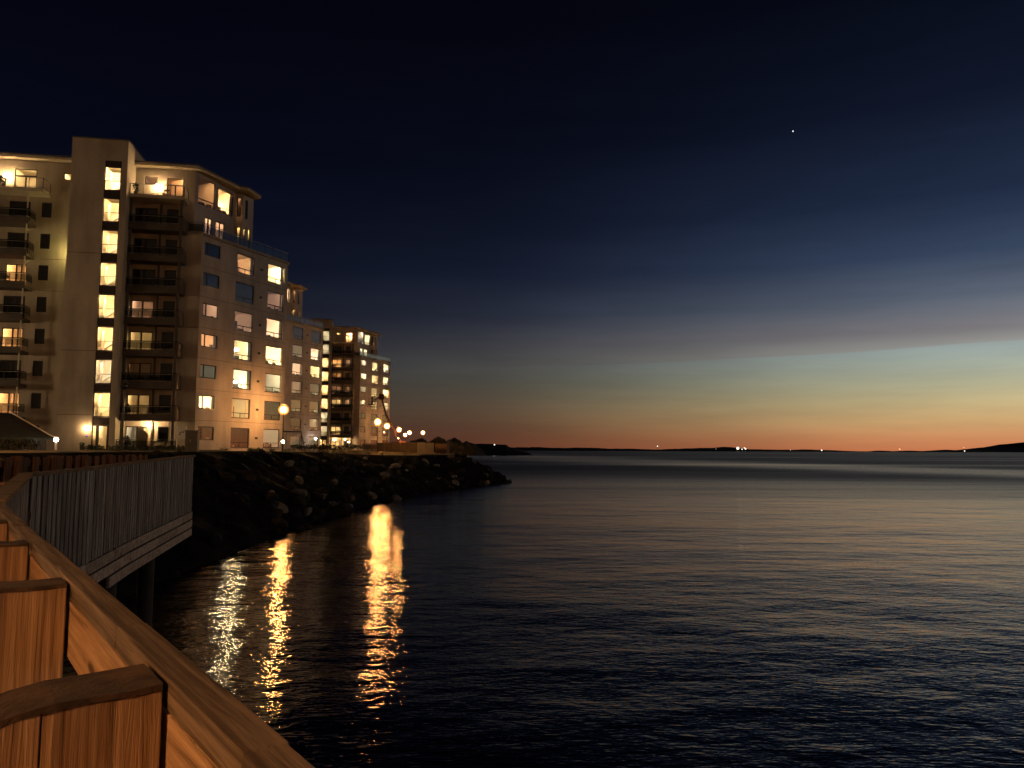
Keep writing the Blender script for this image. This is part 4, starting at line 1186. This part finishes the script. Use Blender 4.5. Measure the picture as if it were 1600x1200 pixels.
# terrace furniture and pots under the lamp of the nearest block
cA = Matrix.Translation((-29.65, 71.9, GZ)) @ Matrix.Rotation(ROT, 4, 'Z')
rl = railing(None, [(-6.0, -2.55), (-1.0, -2.55)], 0, .95, 1.0, True, 'terrace_railing'); rl.matrix_world = cA; tag(rl, 'low glass and metal railing round the lit ground floor terrace', 'railing')
pt = empty('potted_plant', cA @ Vector((-5.3, -2.0, 0)), 0); tag(pt, 'dark bushy plant in a pot at the left end of the lit terrace', 'potted plant')
b = MB(); b.cyl((0, 0), .18, .25, 0, .42, CONC_D, 14); b.build('pot', pt)
b = MB(); leaf_mass(b, random.Random(3), (0, 0, .85), (.42, .42, .5), 240, LEAF_D, .1); b.build('foliage', pt)
ch = empty('lounge_chair', cA @ Vector((-2.6, -1.7, 0)), ROT); tag(ch, 'low lounge chair on the lit ground floor terrace, beside the post', 'chair')
b = MB(); b.box(-.5, .3, -.28, .28, .3, .36, FURN); b.build('seat', ch)
b = MB(); b.bar((.3, 0, .33), (.62, 0, .78), .54, .05, FURN); b.build('backrest', ch)
for x in (-.42, .24):
    for y in (-.22, .22):
        b = MB(); b.cyl((x, y), .02, .02, 0, .31, FURN, 6); b.build('leg', ch)
ep = empty('flower_pot', cA @ Vector((-8.6, -3.0, 0)), 0); tag(ep, 'dark flower pot left of the lit entrance door', 'flower pot')
b = MB(); b.cyl((0, 0), .16, .22, -.05, .4, CONC_D, 12); b.build('pot', ep)
b = MB(); leaf_mass(b, random.Random(9), (0, 0, .5), (.25, .25, .18), 90, LEAF_D, .08); b.build('foliage', ep)

def on_balcony(name, lx, ly, n, label, cat, seed, kind):
    e = empty(name, cA @ Vector((lx, ly, FH * (n - 1) - .02)), ROT + seed); tag(e, label, cat)
    if kind == 'plant':
        b = MB(); b.cyl((0, 0), .13, .19, 0, .36, CONC_D, 12); b.build('pot', e)
        b = MB(); leaf_mass(b, random.Random(seed * 7 + 1), (0, 0, .78), (.32, .32, .48), 150, LEAF_D, .09); b.build('foliage', e)
    else:
        b = MB(); b.box(-.24, .24, -.24, .24, .42, .46, FURN); b.build('seat', e)
        b = MB(); b.bar((-.22, .22, .46), (-.26, .28, .95), .04, .04, FURN); b.bar((.22, .22, .46), (.26, .28, .95), .04, .04, FURN); b.bar((-.26, .28, .88), (.26, .28, .88), .03, .16, FURN); b.build('backrest', e)
        for x in (-.21, .21):
            for y in (-.21, .21):
                b = MB(); b.cyl((x, y), .018, .018, 0, .43, FURN, 6); b.build('leg', e)


on_balcony('potted_plant', -17.6, -1.2, 9, 'bushy potted plant at the left end of the top left balcony', 'potted plant', 1, 'plant')
on_balcony('potted_plant', -16.9, -1.3, 9, 'smaller potted plant beside the lit lamp on the top left balcony', 'potted plant', 2, 'plant')
on_balcony('potted_plant', -5.7, -1.3, 9, 'potted plant at the tower end of the top right balcony', 'potted plant', 3, 'plant')
on_balcony('potted_plant', -5.6, -1.15, 2, 'dark bushy plant on the first balcony above the lit terrace', 'potted plant', 4, 'plant')
on_balcony('balcony_chair', -3.2, -.9, 9, 'dark chair on the top right balcony under its lamp', 'chair', 0, 'chair')
on_balcony('balcony_chair', -2.6, -.9, 4, 'dark chair on the fourth floor balcony of the nearest block', 'chair', 2, 'chair')
on_balcony('balcony_chair', -16.2, -.9, 6, 'dark chair on the left balcony before the lit sixth floor door', 'chair', 1, 'chair')

# ------------------------------------------------------------------ building site on the point
HB = mat('hoarding_board', (.045, .034, .025), .85, .3, 1.2, stretch=(1, 1, 4)); HG = mat('hoarding_grey', (.11, .105, .095), .8, .2, 1.5)
p0_, p1_ = Vector((-20.1, 114.5)), Vector((-11.0, 109.0))
ho = empty('site_hoarding', (0, 0, 0)); tag(ho, 'long low hoarding of brown and grey boards round the building site', 'hoarding')
zb = lambda p: edge_z(p.y, 3) - .05
N = 7
for i in range(N):
    a = p0_.lerp(p1_, i / N); c = p0_.lerp(p1_, (i + 1) / N); d = (c - a).normalized(); a = a + d * .04; c = c - d * .04; n = Vector((d.y, -d.x)) * .025
    pts = [a - n, c - n, c + n, a + n][::1]
    b = MB(); b.hexa([(v.x, v.y, zb(a) + .12) for v in pts[::-1]] + [(v.x, v.y, zb(a) + 1.62 + (.03 if i % 2 else 0)) for v in pts[::-1]], HG if i >= 5 else HB); b.build('panel', ho)
    b = MB(); b.hexa([(v.x, v.y, zb(a) - .1) for v in [a - n * 5, a + d * .7 - n * 5, a + d * .7 + n * 5, a + n * 5][::-1]] + [(v.x, v.y, zb(a) + .13) for v in [a - n * 5, a + d * .7 - n * 5, a + d * .7 + n * 5, a + n * 5][::-1]], WHITE if i < 3 else CONC); b.build('foot_block', ho)
sf = empty('slatted_fence', (0, 0, 0)); tag(sf, 'gapped fence of upright slats left of the brown hoarding', 'fence')
q0, q1 = Vector((-22.3, 116), ), Vector((-20.25, 114.6)); d = (q1 - q0).normalized(); L = (q1 - q0).length
b = MB(); s = 0
while s < L - .1:
    p = q0 + d * s; q = p + d * .13; n = Vector((d.y, -d.x)) * .015
    pts = [p - n, q - n, q + n, p + n][::-1]; b.hexa([(v.x, v.y, zb(p)) for v in pts] + [(v.x, v.y, zb(p) + 1.55) for v in pts], HB); s += .26
b.build('slats', sf)
b = MB(); m_ = Vector((-d.y, d.x)) * .05
for z in (.4, 1.2): b.bar((q0.x + m_.x, q0.y + m_.y, zb(q0) + z), (q1.x + m_.x, q1.y + m_.y, zb(q1) + z), .05, .1, HB)
b.build('rail', sf)
sc = empty('site_box', (-10.0, 111.0, edge_z(111, 1.5)), R(-14)); tag(sc, 'orange lit storage box at the right end of the hoarding', 'storage box')
b = MB(); b.box(-.9, .9, -.6, .6, .15, 1.45, mat('box_board', (.16, .09, .05), .8, .2, 2)); b.build('body', sc, bevel=.02)
b = MB(); b.box(-.95, .95, -.65, .65, 1.455, 1.52, HG); b.build('lid', sc)
b = MB(); b.box(-.8, -.5, -.6, .6, -.1, .145, CONC); b.box(.5, .8, -.6, .6, -.1, .145, CONC); b.build('skid', sc)

for i, (x, y, h, r, lab) in enumerate([(-17.2, 143, 2.7, 4.6, 'broad dark gravel heap behind the hoarding, nearest the lamp row'), (-13.4, 141, 3.0, 3.6, 'peaked dark gravel heap, tallest of the row behind the hoarding'),
                                      (-10.4, 139, 2.8, 3.2, 'rounded dark gravel heap right of the tallest one'), (-7.9, 137, 2.1, 3.2, 'lowest dark gravel heap at the end of the point')]):
    vs = [(0, 0, h)]; fs = []; NR, NA = 10, 28
    for j in range(1, NR + 1):
        for k in range(NA):
            rr = r * j / NR; an = 2 * pi * k / NA; nn = noise.noise(Vector((cos(an) * j * .35 + i * 9, sin(an) * j * .35, i)))
            vs.append((cos(an) * rr * (1 + .15 * nn), sin(an) * rr * (1 + .15 * nn), (h * (1 - (j / NR) ** 1.45) * (1 + .12 * nn) - (.4 if j == NR else 0)) * 1 + .1 * noise.noise(Vector((cos(an) * rr * 2, sin(an) * rr * 2, i * 3)))))
    for k in range(NA): fs.append((0, 1 + k, 1 + (k + 1) % NA))
    for j in range(NR - 1):
        for k in range(NA): a = 1 + j * NA + k; c = 1 + j * NA + (k + 1) % NA; fs.append((a, a + NA, c + NA, c))
    b = MB(); b.add(vs, fs, mat('gravel', (.03, .027, .022), .95, .4, 2.5, .05, 8), False); o = b.build('gravel_heap', loc=(x, y, edge_z(y, 4) - .05)); tag(o, lab, 'gravel heap', 'gravel heaps on the point')

bl = empty('boom_lift', (-22.6, 150, edge_z(150, 9)), 0); tag(bl, 'red boom lift with its basket raised beside the farthest block', 'boom lift')
zc = CAM_H - edge_z(150, 9)
b = MB(); b.box(-1.4, 1.4, -1.0, 1.0, .55, 1.0, RED); b.build('chassis', bl, bevel=.05)
for x in (-.95, .95):
    for y in (-1.05, 1.05):
        b = MB(); vs = []
        b.tube([(x, y - .16, .45), (x, y + .16, .45)], .45, mat('tyre', (.02, .02, .02), .9, .2, 4), 16); wh = b.build('wheel', bl)
b = MB(); b.box(-.9, 1.9, -.8, .8, 1.05, 1.9, RED); b.box(.7, 1.95, -.82, .82, 1.2, 2.1, mat('counterweight', (.36, .12, .09), .5, .2, 2)); b.build('turret', bl, bevel=.06)
b = MB(); b.bar((.9, 0, 1.9), (-1.9, 0, zc + 6.5), .42, .46, RED); b.bar((-1.9, 0, zc + 6.5), (-2.95, 0, zc + 10.2), .28, .32, RED); b.build('boom', bl)
b = MB(); b.box(-3.4, -2.4, -.25, .25, zc + 9.7, zc + 10.8, RED); b.bar((-3.1, 0, zc + 10.4), (-4.3, 0, zc + 9.6), .2, .24, RED); b.build('jib', bl)
b = MB()
for z in (zc + 8.75, zc + 9.3, zc + 9.85):
    for x0, y0, x1, y1 in ((-5.4, -.5, -4.2, -.5), (-5.4, .5, -4.2, .5), (-5.4, -.5, -5.4, .5), (-4.2, -.5, -4.2, .5)): b.bar((x0, y0, z), (x1, y1, z), .05, .06, RED)
for x in (-5.4, -4.8, -4.2):
    for y in (-.5, .5): b.bar((x, y, zc + 8.7), (x, y, zc + 9.85), .05, .05, RED)
b.box(-5.45, -4.15, -.55, .55, zc + 8.62, zc + 8.7, RED); b.box(-4.9, -4.6, -.15, .15, zc + 8.7, zc + 10.25, DMETAL); b.build('basket', bl)
b = MB(); b.box(-5.7, -3.7, -.7, .7, zc + 8.3, zc + 8.38, RED); b.build('tray', bl)

# ------------------------------------------------------------------ far lights and the evening star
SHL = emit('shore_glow', (1, .86, .68), 2.2); SHO = emit('shore_glow_orange', (1, .42, .2), 1.5)


def far_light(px, Y, z, r, m, label):
    e = empty('shore_light', (fx(px, Y), Y, 0)); tag(e, label, 'shore light', 'lights along the far shore')
    b = MB(); b.cyl((0, 0), r * .3, r * .2, 0, z, SIL, 8); b.build('mast', e)
    b = MB(); b.sphere((0, 0, z + r * .8), r, m, 12, 8); b.build('bulb', e)


YL = 4800
far_light(1152, YL, 13, 8.5, SHL, 'brightest white light of the far shore, largest of the cluster')
far_light(1158.5, YL, 11, 3.4, SHL, 'small white light close right of the brightest shore light')
far_light(1164, YL, 13, 4.6, SHL, 'white light at the right end of the bright cluster')
far_light(1162, YL, 20, 3.0, SHL, 'high small white light above the bright cluster')
far_light(1282.5, YL, 6, 4.0, SHL, 'lone white shore light right of the bright cluster')
far_light(1234, YL, 9, 1.6, SHL, 'faint white shore light between the cluster and the lone light')
far_light(1404, YL, 13, 4.8, SHO, 'orange shore light over the low gap in the islands')
far_light(1505, YL, 5, 3.2, SHL, 'lower of two pale lights beside the rounded hill')
far_light(1504, YL, 26, 3.0, SHO, 'upper of two pale lights beside the rounded hill')
far_light(1027, YL, 28, 3.2, SHL, 'small white light above the long skerry left of centre')
far_light(1118, YL, 14, 1.6, SHO, 'faint orange light left of the bright cluster')
far_light(731, 660, 5.0, .85, SHL, 'white light on the near end of the breakwater')
far_light(773, 660, 8.6, .55, SHL, 'small white light on top of the breakwater')
b = MB(); b.sphere((0, 0, 0), 14, emit('star_glow', (.9, .95, 1), 1.3), 12, 8)
d = cam.matrix_basis.to_3x3() @ Vector(((1239 - 800) / 1200, (600 - 205) / 1200, -1)).normalized()
tag(b.build('star', loc=tuple(Vector((0, 0, CAM_H)) + d * 18000)), 'single bright evening star in the dark upper sky', 'star')
